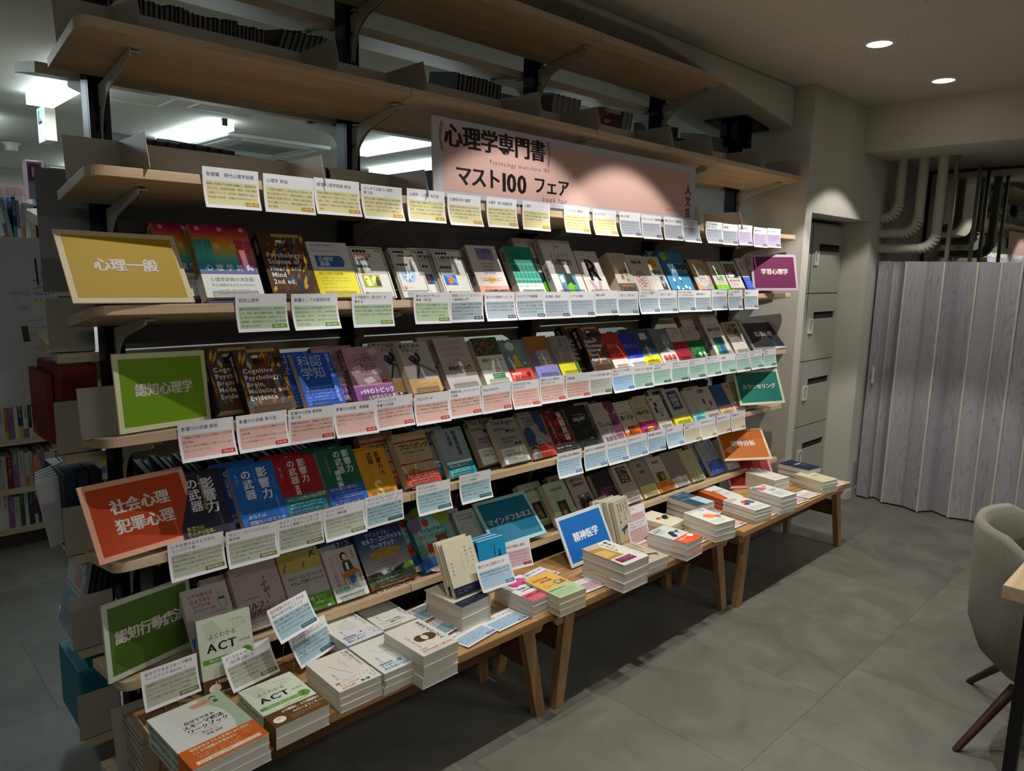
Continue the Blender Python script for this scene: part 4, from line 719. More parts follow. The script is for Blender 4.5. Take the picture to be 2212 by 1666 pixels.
B('F', .761, .190, .210, .022, 'L', '1f3050', '10182a', 'large dark blue mindful self-compassion workbook with brown band', msc, band=(80, '7a3214', 'm 8 84 84 1 6 4 f0e4dc;m 14 90 76 1 6 4 f0e4dc;m 20 96 70 2 6 4 f0e4dc;m 10 108 84 1 6 5 f0e4dc;e 52 118 3 3 f0e4dc;m 58 117 12 1 4 3 f0e4dc'), sp=('ワークブック', '9ac0c8'))
def kids(b, P, rg):
    rect(b, P, 0, 0, 100, 100, '5f9e9e', 1)
    draw(b, P, 'e 90 12 26 22 7a9a28;e 52 52 34 46 7fb8b4;e 12 18 18 20 6a5a80;p c8a86a 14,34 18,34 30,88 22,88;e 42 18 9 10 a82a20;m 37 14 10 2 6 4 e8c8c0;B 22 32 10 14221e 子どものための 0.92;B 14 45 11 14221e マインドフルネス 0.9;e 72 68 17 15 6a4a24;e 60 56 5 5 6a4a24;e 84 56 5 5 6a4a24;e 72 72 9 7 d8c8a0;e 72 68 2 2 201510;e 36 80 12 12 b04a22;p b04a22 28,72 26,62 34,68;p b04a22 44,72 48,62 38,68;e 70 96 16 16 7a5428;e 36 100 12 12 c86a4a;r 0 98 100 22 2f70c8', rg, 3)
B('F', .990, .160, .214, .024, 'L', '5f9e9e', '17505c', 'mindfulness picture book with cartoon bear and fox', kids, band=(104, '2a6ac8', 'e 50 122 40 12 e8ecf0;b 44 113 8 c0302a 家庭や学校で 0.8;b 50 122 8 c0302a 子どもたちと一緒に 0.8'), sp=('マインドフルネス', 'a0d0c8'))
B('F', 1.189, .125, .192, .018, 'L', 'a9adab', '8a8f8f', 'pale grey stress-reduction book with faint green drips', 'e 86 12 5 5 8aa09c;p 8aa8a0 60,20 72,14 80,40 74,70 66,60;p 9ab4ac 34,70 48,62 60,90 48,110;B 14 10 9 1c2422 マインドフルネス 0.84;B 14 22 9 1c2422 ストレス低減法 0.88;m 20 36 36 2 6 5 3a4442;m 14 50 40 1 6 5 3a4442', band=(112, 'd8dad6', 'e 74 128 8 8 a8c4b8;m 10 118 44 3 7 4 7a9a90'))
B('F', 1.690, .133, .205, .034, 'R', 'a4b69c', 'cfc7a8', 'pale green hardback with a dark engraving', 'C 50 20 10 2a302a 心的外傷と回復 0.82;m 42 34 16 1 4 4 2a302a;m 30 46 38 2 6 4 3a403a;r 30 66 42 58 2a241a;p 6a4a2c 38,80 50,72 60,84 54,100 40,98;p 8a6a44 44,100 58,96 64,118 42,120;p 4a3a28 32,104 42,98 46,120 34,122;m 36 132 30 1 4 4 3a403a')
B('F', 1.836, .125, .212, .026, 'L', 'a89c94', '8a7c68', 'beige case-study book with a mountain painting', 'C 50 12 14 2a2420 症例でわかる 0.8;C 52 30 15 2a2420 精神病理学 0.82;m 30 52 36 1 5 5 3a3430;r 24 74 66 56 7a6478;p 3a2a28 24,96 40,84 56,100 70,84 90,104 90,130 24,130;p a08a60 34,130 50,104 60,118 72,110 84,130;p d8c8c0 40,78 60,76 56,84 44,86', band=(134, 'c08a4a', 'm 20 138 60 2 6 4 f0e0c8'), sp=('精神病理学', '2a2018'))
B('F', 1.995, .126, .195, .024, 'R', '221828', '2a2230', 'dark purple paperback with a glowing magenta spot', lambda b, P, rg: ([ell(b, P, 32, 92, 34-i*3, 38-i*3.4, c, 1+i*.1) for i, c in enumerate(['281a34', '30203e', '3a2448', '4a2650', '5e2850', '7a2c4e', '96324e'])], draw(b, P, 't 48 62 8 a89aa8 それでも人生に 0.72;t 50 74 8 a89aa8 イエスと言う 0.72;m 52 86 34 2 6 3 8a7a8a', rg, 4)), band=(128, 'd8d4dc', 'm 8 132 80 1 6 5 3a3a8a'))
B('F', 2.154, .122, .202, .020, 'R', 'a8a296', 'c0b89c', 'cream paperback with a square black-and-white woodcut', lambda b, P, rg: (rect(b, P, 22, 10, 60, 66, '2a2a28', 1), [pol(b, P, [(x, y), (x+7, y-3), (x+9, y+3)], rg.choice(['8a8a80', 'b4b4a8', '505048']), 2) for x, y in [(rg.uniform(23, 72), rg.uniform(14, 72)) for _ in range(70)]], draw(b, P, 't 34 84 9 3a362c 生きがいについて 0.8;m 56 96 20 1 4 4 4a463c', rg, 3)), band=(114, 'd8d6cc', 'm 14 118 70 2 12 8 4a4a44'))
B('F', 2.294, .124, .200, .020, 'R', '8a877c', '8a877c', 'plain dark grey-beige paperback with cream band', 'C 52 16 14 2a2822 最終 1 ;C 54 44 14 2a2822 講義;m 44 78 22 1 5 4 3a382f;m 44 104 26 1 5 4 3a382f', band=(106, 'd8c88a', 'm 12 112 78 4 8 6 5a4a2a'))
B('F', 2.427, .124, .194, .020, 'R', 'b0aaa0', 'b0aaa0', 'grey paperback with a brown landscape picture and orange band', 'm 36 8 30 1 4 4 5a564c;C 50 16 13 2a2820 敵と臨床 0.8;m 44 38 16 1 4 4 3a382f;m 40 50 22 1 4 4 3a382f;r 20 66 56 44 3a3a28;p 6a5a30 20,72 34,64 44,74 60,64 76,72 76,110 20,110;p 2a2a1c 30,110 34,76 44,76 46,110;e 58 86 10 9 7a8a4a', band=(104, 'd87a22', 'm 10 110 78 5 7 5 5a2a08'))
B('F', 2.555, .130, .200, .020, 'R', '7d7a70', '7d7a70', 'plain taupe paperback with a white lower band', 't 34 70 9 4a473c 対象喪失 0.8;m 50 84 16 1 4 4 4a473c', band=(108, 'd0cdc0', 'm 10 114 40 3 9 6 4a4a40;m 60 122 30 2 8 5 4a4a40'))
def waves(b, P, rg):
    for i in range(7):
        x = 4+i*14
        for j in range(14):
            y = j*10; dx = 3*(1 if j % 2 else -1); pol(b, P, [(x+dx, y), (x+3+dx, y), (x+3-dx, y+10), (x-dx, y+10)], '3a4a58' if i % 2 else '8fa040', 1.4)
    draw(b, P, 'e 56 34 24 20 b0aa78;m 42 30 28 2 8 7 2a2a1c', rg, 3)
B('F', 2.714, .120, .183, .018, 'R', 'bcbc8c', 'bcbc8c', 'paperback with wavy green and navy stripes', waves)
B('F', 2.905, .136, .206, .024, 'R', '8a98a0', '9a9a90', 'grey-blue paperback with hand-lettered navy title and blue band', 'v 78 4 18 1f4068 精神分析 1 .95;v 50 14 17 2a5078 の歩き方 1 .95;v 18 20 11 6a8aa0 山崎孝明 1 1.4', band=(88, '1f56b8', 'R 6 90 10 8ac8f0 DH;m 34 94 56 6 7.4 5 dfe8fa;m 8 106 22 4 7 5 dfe8fa'))
B('F', 3.071, .130, .195, .018, 'R', 'c2bdb6', 'c2bdb6', 'white paperback with a small red-green picture', 'm 20 12 40 1 6 6 5a5650;m 22 24 40 2 6 4 5a5650;r 16 42 50 50 3a1a18;p c83a2a 16,92 16,60 40,42 66,92;p c8a02a 30,60 44,48 54,76;p 3a9a3a 46,42 66,42 66,70;v 84 14 12 4a4640 日常臨床 1 .95', band=(112, 'd8d6d4', 'r 88 112 2 40 b03a50'))
ROWL = dict(C=30, D=33, E=34, F=36); ROWY = dict(C=.02, D=.03, E=.03, F=.03)
RN = dict(C='on the yellow sign shelf', D='on the bright green sign shelf', E='on the orange sign shelf', F='on the dark green sign shelf')
BEHIND = {('C', 0): -.075, ('C', 5): -.075, ('C', 8): -.10, ('C', 13): -.04, ('D', 0): -.06, ('D', 1): -.05, ('D', 2): -.085, ('D', 3): -.075, ('D', 9): -.04, ('D', 10): .0, ('D', 12): -.05, ('D', 13): -.05, ('D', 16): -.12, ('D', 4): -.04,
          ('E', 1): -.035, ('E', 2): -.02, ('E', 3): -.02, ('E', 4): -.03, ('E', 5): -.10, ('E', 6): -.06, ('E', 7): -.075, ('E', 8): .03, ('E', 9): -.02, ('E', 10): -.03, ('E', 11): -.05, ('E', 14): -.07, ('E', 15): -.06, ('E', 17): -.04,
          ('F', 0): .07, ('F', 3): -.05, ('F', 4): -.11, ('F', 5): -.07, ('F', 6): -.07, ('F', 7): -.10, ('F', 8): -.07, ('F', 11): .04, ('F', 12): -.02, ('F', 14): -.04, ('F', 15): -.05}
cnt = {}
M['lip'] = clear('acrylic_edge', 0.6)
for a, k in BK:
    s, x, W, H, T, side, cov, sp, what, spec = a; L = ROWL[s]; i = cnt.get(s, 0); cnt[s] = i+1
    lift = .004+T*math.sin(R(L))*.62; y0 = ROWY[s]-lift*0.15; z0 = sz(s, y0)+lift
    mw = pose(x, y0, z0, 0, L)
    art = 'book' not in what and 'back' not in what and 'dictionary' not in what
    t = book(mw, W, H-lift*math.cos(R(L)), T, side, cov, sp, spec, what + ' ' + RN[s], band=k.get('band'), name='book', spspec=k.get('sp'))
    if (s, i) in BEHIND:
        c = dup(t, pose(x+BEHIND[(s, i)], y0+T/math.cos(R(L))+.012, z0+.002, 0, L), 'rear copy of the %s %s' % (' '.join(what.split()[:6]), RN[s]))
    # clear stand under it
    n = MB(); w0, w1 = .018, W-.018
    n.box((w0, -.0045, -.003), (w1, -.0030, .018), 'clear'); n.box((w0, -.0045, -.0035), (w1, T+.006, -.002), 'clear'); n.box((w0, T+.002, -.003), (w1, T+.0035, H*.55), 'clear')
    n.box((w0, -.0047, .0172), (w1, -.0028, .0180), 'lip'); n.box((w0, -.0047, -.003), (w0+.0008, -.0028, .018), 'lip'); n.box((w1-.0008, -.0047, -.003), (w1, -.0028, .018), 'lip')
    o = n.build('acrylic_stand'); o.matrix_world = mw; tag(o, 'clear stand under the %s %s' % (' '.join(what.split()[:6]), RN[s]), 'book stand')

# ------------------------------------------------------------------ printed review cards
CW, CH = .148, .102
KIND = {'ippan': ('d9d2a0', 'b8922a', '心理一般', 'yellow'), 'hattatsu': ('aab0bc', '33304f', '発達心理', 'lavender-grey'), 'gakushu': ('c3b4d4', '7a2f6e', '学習心理学', 'violet'),
        'ninchi': ('b3c7a8', '5f8f35', '認知心理学', 'green'), 'rinsho': ('a3b2bd', '26405f', '臨床心理', 'blue-grey'), 'shakai': ('dcb4aa', 'b8282a', '社会心理', 'pink'), 'hanzai': ('b9bcb4', '3a3230', '犯罪心理', 'plain grey'),
        'career': ('98bbdc', '2a6ab0', 'キャリア', 'light blue'), 'counsel': ('a3c9bc', '1f6a54', 'カウンセリング', 'mint green'), 'cbt': ('b3b8a8', '66714a', '認知行動療法', 'grey-green'), 'mindful': ('9bbcc6', '1d5a70', 'マインドフルネス', 'teal'),
        'seishin': ('a9c6dc', '2a68b0', '精神医学', 'sky blue'), 'bunseki': ('d8ccb8', 'b07030', '精神分析', 'beige'), 'trauma': ('cbabb2', '8a2230', 'トラウマ', 'dusty pink')}
def card(mw, kind, title, body, label, curl=.010, hook=True, name='review_card', cat='card', ring_=True, group=None):
    bg, tg, tt, _ = KIND[kind]; W, H = CW*1000, CH*1000; rg = random.Random(hash(title) & 0xffff if False else sum(map(ord, title)))
    def P(x, y, l):
        t = y/H; c = -curl*max(0, t-.25)**2*1.8
        return (x/1000, c-0.0001-l*0.00012, (H-y)/1000)
    b = MB(); lines = title.split('/'); yt = 34 if len(lines) < 3 else 36
    br = [0, 12, 23]+[yt+i*(93-yt)/7 for i in range(8)]+[H]
    for y0, y1 in zip(br, br[1:]):
        b.poly([P(0, y1, 0), P(W, y1, 0), P(W, y0, 0), P(0, y0, 0)], 'paper', True); b.poly([P(0, y0, -3), P(W, y0, -3), P(W, y1, -3), P(0, y1, -3)], 'paper', True)
    b.poly([P(0, 0, 0), P(W, 0, 0), P(W, 0, -3), P(0, 0, -3)], 'paper'); b.poly([P(0, H, -3), P(W, H, -3), P(W, H, 0), P(0, H, 0)], 'paper')
    b.poly([P(0, 0, -3), P(0, H, -3), P(0, H, 0), P(0, 0, 0)], 'paper')
    b2 = b
    y0 = yt
    for ya, yb in zip(br[3:-1], br[4:-1]): rect(b2, P, 7, ya, 135, yb-ya, bg, 1)
    if ring_:
        ring(b2, P, 125, 52, 18, 9, .9, 'e6e6e6', 1.6); ring(b2, P, 127, 62, 16, 9, .7, 'd6d6d6', 1.6) if rg.random() < .7 else None
    ts = 10.5 if len(lines) > 1 else 11.5
    for i, l in enumerate(lines):
        s_ = min(ts, 134/max(1, len(l)))
        text(b2, P, l, 9, (6 if len(lines) > 1 else 12)+i*13, s_, '3a3c44', lay=2)
    if body:
        bl = body.split('/'); pt = 11.2 if len(bl) < 6 else 10
        for i, l in enumerate(bl): text(b2, P, l, 10, y0+4+i*pt, 6.6, '33383a', lay=2)
    else: marks(b2, P, 10, y0+5, 128, rg.randint(3, 5), 11, 6.4, '4a4f52', rg, 2)
    tw = min(58, 9+7.2*len(tt)); rect(b2, P, 143-tw, 83, tw, 11, tg, 2); text(b2, P, tt, 143-tw/2, 85, 6.8 if len(tt) < 7 else 6, 'd9d6b4', anchor='c', lay=3, bold=.01)
    o = b2.build(name); o.matrix_world = mw; return tag(o, label, cat, group)
ROWT = {'B': [('ippan', '有斐閣　現代心理学辞典', '基礎〜応用まで全領域を網羅し、最新動向も/おさえた、圧倒的項目数。簡潔・平易な解説/と索引リストが、初学者〜実務家まで幅広い/学習者の系統的・有機的な学びをサポート。'),
 ('ippan', '心理学 新版', '「大学４年間ずっと手元において学べる」好/評の決定版テキスト、待望の新版化。心理学/諸領域の知識や考え方、対象を心理学全体の/中に位置づけながら、豊富な図表を用い、丁/寧に解説。'),
 ('ippan', '誠信 心理学辞典 新版', '従来の用語の五十音順形式でなく、心理学を/２７領域に分け「総説」のあとに「大項目」「小/項目」が続く、画期的な構成。各領域の内容/と関連付けて用語の生きた意味が理解できる/辞典。'),
 ('ippan', 'はじめて出会う心理学/第３版', '好評の心理学入門書が第３版化。知覚心理学・/言語心理学・高齢期の心理の基礎を加筆し、/心理職など「社会に活きる心理学」も紹介。/この１冊で心理学の現在を広く見渡せる。'),
 ('ippan', '心理学・入門　改訂版', '心理学の定番入門書がその１１のコンパクト/さで生まれ変わりました。「心理学の仕事」「研/究法」「研究倫理」などのトピックが加わり/ブックガイドも充実した心理学の必携書。'),
 ('ippan', '心理統計学の基礎', '実証的な心理学の研究を行う上で必要となる/統計学の理論と方法、その基礎となる考え方/を、心理学の研究に特有の問題に留意してわ/かりやすく実践的に解説。'),
 ('ippan', '心理学　第５版補訂版', '心理学の全体像を見通し、体系立てて学べる/定番テキストの第５版補訂版。概要をつか/みたい初学者から、ポイントを押さえて復習/したい大学院受験者まで、幅広いニーズに対/応。'),
 ('ippan', '心理学', '初めて心理学を学ぼうとする人だけでなく、/大学院入試や心理学検定の準備・対策を考え/る人にも有用なテキストが誕生！'),
 ('ippan', 'よくわかる心理統計', ''), ('ippan', 'はじめてのＲ', ''), ('hattatsu', '神々の沈黙', ''), ('hattatsu', 'やさしくわかる！愛着障害', ''), ('hattatsu', '事例でわかる！愛着障害', ''), ('hattatsu', 'セラピストのための子どもの/発達ガイドブック', ''),
 ('hattatsu', '子どもの発達検査の/取り方・活かし方', ''), ('hattatsu', '発達障害', ''), ('gakushu', '思い込みの心理', ''), ('gakushu', '本質をみる力', ''), ('gakushu', 'マインドセット', '')],
'C': [('ninchi', '認知心理学', '最新の研究知見を取り入れつつ、基本的な考/え方、用語、概念の理解を目指し、豊富な図/表と厚みのある解説を施した本格テキスト。/読書案内、練習問題などにより、高い学習効/果を備えた決定版！'),
 ('ninchi', '教養としての認知科学', '人間はどのように世界を認識しているか？/認知科学が明らかにしてきた、知性の意外な/までの脆さ・儚さと、それを補って余りある/環境との相互作用を、身近なテーマからわか/りやすく紹介。'),
 ('ninchi', 'メタ認知で〈学ぶ力〉を/高める', '学習法や教授法における学術的根拠を読み切/り形式で平易に解説。メタ認知の思考法に基/づいた生涯を通して役立つ学習方略を提示す/る。'),
 ('ninchi', '誰のためのデザイン？/増補・改訂版', '製品デザインの世界に衝撃を与え、ロングセ/ラーとなった初版から２５年。学びと経験を/加え、事例も一新、記述もさらにわかりや/すく、全面改訂したノーマンの集大成！'),
 ('rinsho', '新装版 ミルトン・エリクソン/の催眠療法入門', 'クライエントを尊重し、変化への可能性を開/き、解決を導く治療を構成する変化技術。/療法の技法をブラッシュアップして、クライ/エントのニーズに応える臨床家のスキルが/身につけるガイド。'),
 ('rinsho', '私たちが姉妹だったころ', '自分の一部が家族をばらばらにしてゆく中で/も、この記憶はどこまで本物なのか。心理的/な一部が崩壊する愛と崩壊と再生の物語。'),
 ('rinsho', 'セルフケアの道具箱', '３０年にわたってカウンセラーとして多くの/クライアントと接してきた著者が、その知識/と経験に基づいたセルフケアの具体的な方法/を１００個のワークの形で紹介。'),
 ('rinsho', '自己暗示〈新版〉', ''), ('rinsho', 'ふつうの相談', ''), ('rinsho', '臨床心理学', ''), ('rinsho', '「助けて」が言えない', ''), ('rinsho', '「死にたい」に現場で/向き合う', ''), ('rinsho', '心はどこへ消えた？', ''), ('rinsho', 'なんでも見つかる夜に、/こころだけが見つからない', ''),
 ('rinsho', '当事者は嘘をつく', ''), ('rinsho', 'こころが晴れるノート', ''), ('rinsho', 'よくわかる臨床心理学/改訂新版', ''), ('rinsho', '愛着とケア', '')],
'D': [('shakai', '影響力の武器 新版', '『影響力の武器』の６つの原則に７つ目の武/器が追加。/「ネット時代の影響力」を得たい方は３版で/はなくこちらをどうぞ。'),
 ('shakai', '影響力の武器 第３版', '世界でロングセラーを続ける消費者のための/心理学書。/マンツーマンの時の影響力の行使について知/りたい方は新版ではなくこちらを。'),
 ('shakai', '影響力の武器 実践編/第２版', '豊富な実例が好評の「実践編」が新たなシー/ンを加えさらに実用的に。ビジネス等の交渉/で有利になる術を明快な６０の秘訣で習得で/きる。'),
 ('shakai', '影響力の武器　戦略編', '仕事や日常での交渉・人間関係において絶大/な効果をもたらす、５３の“小さな工夫”を/紹介する。'),
 ('shakai', 'ポケットブック/影響力の武器', '影響力の武器シリーズに、持ち運びにも便利/なポケット版が誕生。２１の短いレクチャー/に仕事や人間関係で便利な心理学を凝縮した'),
 ('shakai', 'プロパガンダ', 'プロパガンダの歴史と社会心理に基づきなが/ら、大衆操作の全てや集団催眠の誘導や懐柔/から、いかに身を守るかをわかりやすく解説。'),
 ('shakai', '情報発信者（メッセンジャー）/の武器', '人に影響し動かす存在、情報発信者（メッセ/ンジャー）。その秘密を解した、情報発信に/関する心理プロセスを多角的に学べる必読/の書。'),
 ('shakai', 'PRE-SUASION', '偉大な交渉とプロフェッショナルたちの事例/から説得に含められるパワーとなる実例が/２１のキーワードで明らかに。'),
 ('shakai', '社会はなぜ左と右に/わかれるのか', ''), ('shakai', '事実はなぜ人の意見を/変えられないのか', ''), ('shakai', '洗脳原論', ''), ('hanzai', 'ケースで学ぶ犯罪心理学', ''), ('career', '新版 キャリアの心理学/第２版', ''), ('counsel', 'プロカウンセラーの聞く技術', ''), ('counsel', 'プロカウンセラーの/共感の技術', ''),
 ('counsel', '改訂新版 カウンセリングで/何ができるか', ''), ('counsel', 'カウンセリングの/見立て方', ''), ('counsel', '三訂版 アサーション・/トレーニング', ''), ('counsel', '傾聴術', ''), ('counsel', '自己カウンセリングと/アサーションのすすめ', ''), ('counsel', 'マンガ アサーションの/ための', ''), ('counsel', '日常から/はじめる', '')],
'E': [('cbt', 'いやな気分よさようなら/コンパクト版', '抑うつを改善し、気分をコントロールするた/めの認知療法を紹介。抑うつや不安な気分を/克服するための最も効果的な科学的方法を、/本書を読むことにより、学んでください。'),
 ('cbt', 'セルフ・コンパッション/新訳版', 'セルフ・コンパッション（自分への思いやり）/について、実証研究の先駆者であるＫ・ネフ/が、自身の体験や学術的な知見をもとにわか/りやすく解説。「疲れたあなた」を労わるバ/イブルとなる一冊。'),
 ('cbt', 'セルフ・コンパッションの/やさしい実践ワークブック', '「自分に自信がない…」「私はいつも失敗ばか/り…」つらい気持ちを抱えた人が、たった/２週間で堂々とした自分になれる心のトレー/ニング方法「セルフ・コンパッション」の実/践ワークブック。'),
 ('cbt', 'コーピングの/やさしい教科書', '自分に合ったストレス対処法がきっと見つか/る！あなたも誰かにすすめたくなる、５つの/レッスンでやさしく学べる自分を助ける“セ/ルフケア”コーピングの技術。'),
 ('mindful', 'マインドフル・セルフ・コン/パッション ワークブック', '豊なエクササイズや瞑想実践を通して、様々/な場面で自分が苦しんでいるときを知り、自/分に優しさと理解をもって対応することを身/につけられるよう構成されたワークブック。'),
 ('mindful', '子どものための/マインドフルネス', '子どもにとって強い感情をコントロールする/のはとても難しいことです。本書のマインド/フルネスの手法を使って自分の気持ちと上/手に付き合うための簡単な方法を紹介。'),
 ('mindful', 'マインドフルネス/ストレス低減法', '“瞑想”を通して体験を整えるスペシャリ/ティスト一般人にわかりやすく紹介。/著者の大学メディスンセンターでの経験に/基づく科学的に一部をした一冊。'),
 ('seishin', '心的外傷と回復 増補新版', ''), ('seishin', '症例でわかる精神病理学', ''), ('seishin', 'それでも人生にイエスと言う', ''), ('seishin', '生きがいについて', ''), ('seishin', '最終講義 分裂病私見', ''), ('seishin', '敵と臨床', ''),
 ('bunseki', '生きるということ/新装版', ''), ('bunseki', '対象喪失 悲哀ということ', ''), ('bunseki', '精神分析の歩き方', ''), ('bunseki', '日常臨床の本', '')]}
CX = {'B': [.248, .409, .560, .714, .881, 1.041, 1.214, 1.385, 1.612, 1.781, 1.956, 2.107, 2.273, 2.42, 2.617, 2.769, 2.926, 3.075, 3.228],
'C': [.320, .481, .677, .904, 1.055, 1.212, 1.362, 1.512, 1.662, 1.812, 1.962, 2.112, 2.262, 2.412, 2.562, 2.712, 2.866, 3.035],
'D': [.156, .310, .461, .611, .761, .911, 1.061, 1.211, 1.361, 1.511, 1.661, 1.811, 1.961, 2.111, 2.261, 2.411, 2.561, 2.711, 2.861, 3.011, 3.161, 3.311],
'E': [.115, .266, .416, .566, .716, .915, 1.104, 1.615, 1.784, 1.934, 2.084, 2.234, 2.384, 2.534, 2.684, 2.834, 2.985]}
CX['D'] = [.156, .310, .461, .608, .757, .906, 1.055, 1.204, 1.353, 1.502, 1.651, 1.800, 1.949, 2.098, 2.247, 2.396, 2.545, 2.694, 2.843, 2.992, 3.141, 3.290]
CX['D'][17:] = [2.6935, 2.842, 2.9905, 3.139, 3.2875]
OFF = dict(B=.022, C=.022, D=.015, E=.022)
NUM = 'first second third fourth fifth sixth seventh eighth ninth tenth eleventh twelfth thirteenth fourteenth fifteenth sixteenth seventeenth eighteenth nineteenth twentieth twenty-first twenty-second'.split()
CR = dict(B='edge of the banner shelf', C='edge of the yellow sign shelf', D='edge of the bright green sign shelf', E='edge of the orange sign shelf')
rj = random.Random(3)
for s in 'BCDE':
    for i, (kd, ti, bo) in enumerate(ROWT[s]):
        x = CX[s][i]; top = FZ[s]+OFF[s]+rj.uniform(-.002, .002)
        card(pose(x, -.0075-(i % 2)*.0008, top-CH, rj.uniform(-1.2, 1.2), rj.uniform(-1, 2), rj.uniform(-.7, .7)), kd, ti, bo,
             '%s-panelled card, %s from left, hung on the %s' % (KIND[kd][3], NUM[i], CR[s]), curl=rj.uniform(.006, .022))

# ------------------------------------------------------------------ category sign boards
def sign(mw, W, H, border, fill, txt, label, tcol='d8d0cc', size=None):
    t = thing('category_sign', label, 'sign', mw); b = MB(); b.box((0, 0, 0), (W, .005, H), border); b.build('board', t, bevel=.0006)
    b = MB(); m_ = .0145
    P = lambda x, y, l: (x/1000, -.0002-l*.0003, H-y/1000)
    rect(b, P, m_*1000, m_*1000, (W-2*m_)*1000, (H-2*m_)*1000, fill, 1)
    L = txt.split('/'); n = max(len(l) for l in L); s_ = size or min(38, (W*1000-70)/n)
    y0 = H*500-len(L)*s_*.62
    for i, l in enumerate(L): text(b, P, l, W*500, y0+i*s_*1.3, s_, tcol, bold=.016, min_=.028, anchor='c', lay=3)
    b.build('print', t); return t
SG = [((-.064, -.020, 1.461, 5.5, 33, -.9), 'cfc4a0', 'b0911e', '心理一般', 'wide mustard yellow sign with four white characters at the left end', 38),
 ((3.195, .03, 1.468, -29, 15, .9), 'b8a4b8', '6a1f4c', '学習心理学', 'plum purple sign at the right end', 34),
 ((.031, .032, 1.129, 21, 8.5, -3.2), 'd4d6ae', '6f9a1c', '認知心理学', 'bright lime green sign at the left end', 36),
 ((3.387, .100, 1.127, -15, 40.7, .9), 'b8bac0', '2c2c34', '臨床心理', 'charcoal sign at the right end', 36),
 ((-.048, -.020, .822, 14.3, 28, -1.7), 'dba58c', 'b23c10', '社会心理/犯罪心理', 'red-orange sign with two lines of characters at the left end', 40),
 ((3.137, .026, .841, -30, 27.5, 2.1), 'c8ccae', '147062', 'カウンセリング', 'sea green sign at the right end', 30),
 ((-.040, .009, .489, 25, 10.3, -6.2), 'b8c4b2', '4a6a24', '認知行動療法', 'dark moss green sign at the left end', 38),
 ((1.292, -.004, .506, 1, 44.8, -1), '9cc8cc', '0c6a8a', 'マインドフルネス', 'teal blue sign in the middle of the lowest display shelf', 30),
 ((3.005, .025, .552, -34.7, 45, 1.1), 'd8c09c', 'b8620c', '精神分析', 'orange sign at the right end', 36)]
for ps, bc, fc_, tx, lb, z_ in SG: sign(pose(*ps), .285, .202, bc, fc_, tx, lb, size=z_)
sign(pose(1.58, -.140, .392, 1.7, 28.6, 0), .29, .205, 'c8d0da', '1468b8', '精神医学', 'bright blue sign leaning on the middle table', 'e6ecf4', 40)
sign(pose(3.061, .010, .388, -35.8, 41.7, 1.1), .28, .198, 'd8908c', '962420', 'トラウマ', 'brick red sign standing on the far table', 'ecdcd8', 36)
# banner
t = thing('banner_board', 'long pink banner board announcing the book fair above the shelves', 'banner', pose(.994, .004, 1.789, 0, 3, 0))
BWd, BH = 1.545, .252
b = MB(); b.box((0, 0, 0), (BWd, .006, BH), 'b8b4ba'); b.build('board', t)
b = MB(); P = lambda x, y, l: (x/1000, -.0002-l*.00012, BH-y/1000)
rect(b, P, 42, 26, 1455, 204, 'c9a49c', 1)
ring(b, P, 640, 62, 38, 18, 1.6, 'e2ccc4', 2); ring(b, P, 648, 98, 38, 18, 1.4, 'dcc4bc', 2); ring(b, P, 660, 166, 38, 18, 1.0, 'd2b2aa', 2); ring(b, P, 664, 200, 38, 18, 1.0, 'd0aea6', 2); rect(b, P, 628, 36, 84, 1.6, 'd8beb6', 2)
for dx in (0, 6):
    pol(b, P, [(36+dx, 14), (38.5+dx, 14), (29.5+dx, 60), (38.5+dx, 106), (36+dx, 106), (27+dx, 60)], '17151a', 3)
    pol(b, P, [(540+dx, 14), (537.5+dx, 14), (546.5+dx, 60), (537.5+dx, 106), (540+dx, 106), (549+dx, 60)], '17151a', 3)
text(b, P, '心理学専門書', 48, 14, 80, '121014', bold=.012, min_=.034, lay=3)
text(b, P, 'マスト', 92, 140, 74, '121014', bold=.010, min_=.028, lay=3, sp=.92)
text(b, P, '100', 292, 134, 92, '121014', bold=.004, min_=.034, lay=3, sx=1.0)
text(b, P, 'フェア', 462, 142, 68, '121014', bold=.010, min_=.028, lay=3, sp=.96)
text(b, P, 'Psychology must-have 100', 248, 108, 21, '55464a', lay=3, sp=1.22)
text(b, P, 'book fair', 510, 210, 26, '55464a', lay=3, sp=1.25)
text(b, P, 'jinbun-kai', 1310, 196, 18, '7a666a', lay=3, sp=1.2)
text(b, P, '人文会', 1484, 84, 48, '121014', bold=.006, min_=.026, vert=True, lay=3, sp=1.06)
b.build('print', t)
# shelf code labels
for x, l, tx in ((.105, 'small white shelf code label reading A30 at the left end', 'A30'), (.912, 'tiny white shelf code label beside the joint of the second bay', '')):
    b = MB(); b.box((0, 0, 0), (.062 if tx else .03, .0006, .015), 'paper'); P = lambda x, y, l: (x/1000, -.0002, .015-y/1000)
    if tx: text(b, P, 'KKBF-', 2, 6, 4.5, '333333', lay=1); text(b, P, tx, 15, 3, 10, '111111', lay=1, bold=.02); text(b, P, '外国の部', 36, 5.5, 4, '333333', lay=1)
    else: marks(b, P, 3, 4, 22, 2, 5, 3, '444444', rnd)
    o = b.build('shelf_label'); o.location = (x, -.0006, FZ['C']-.022); tag(o, l, 'label')

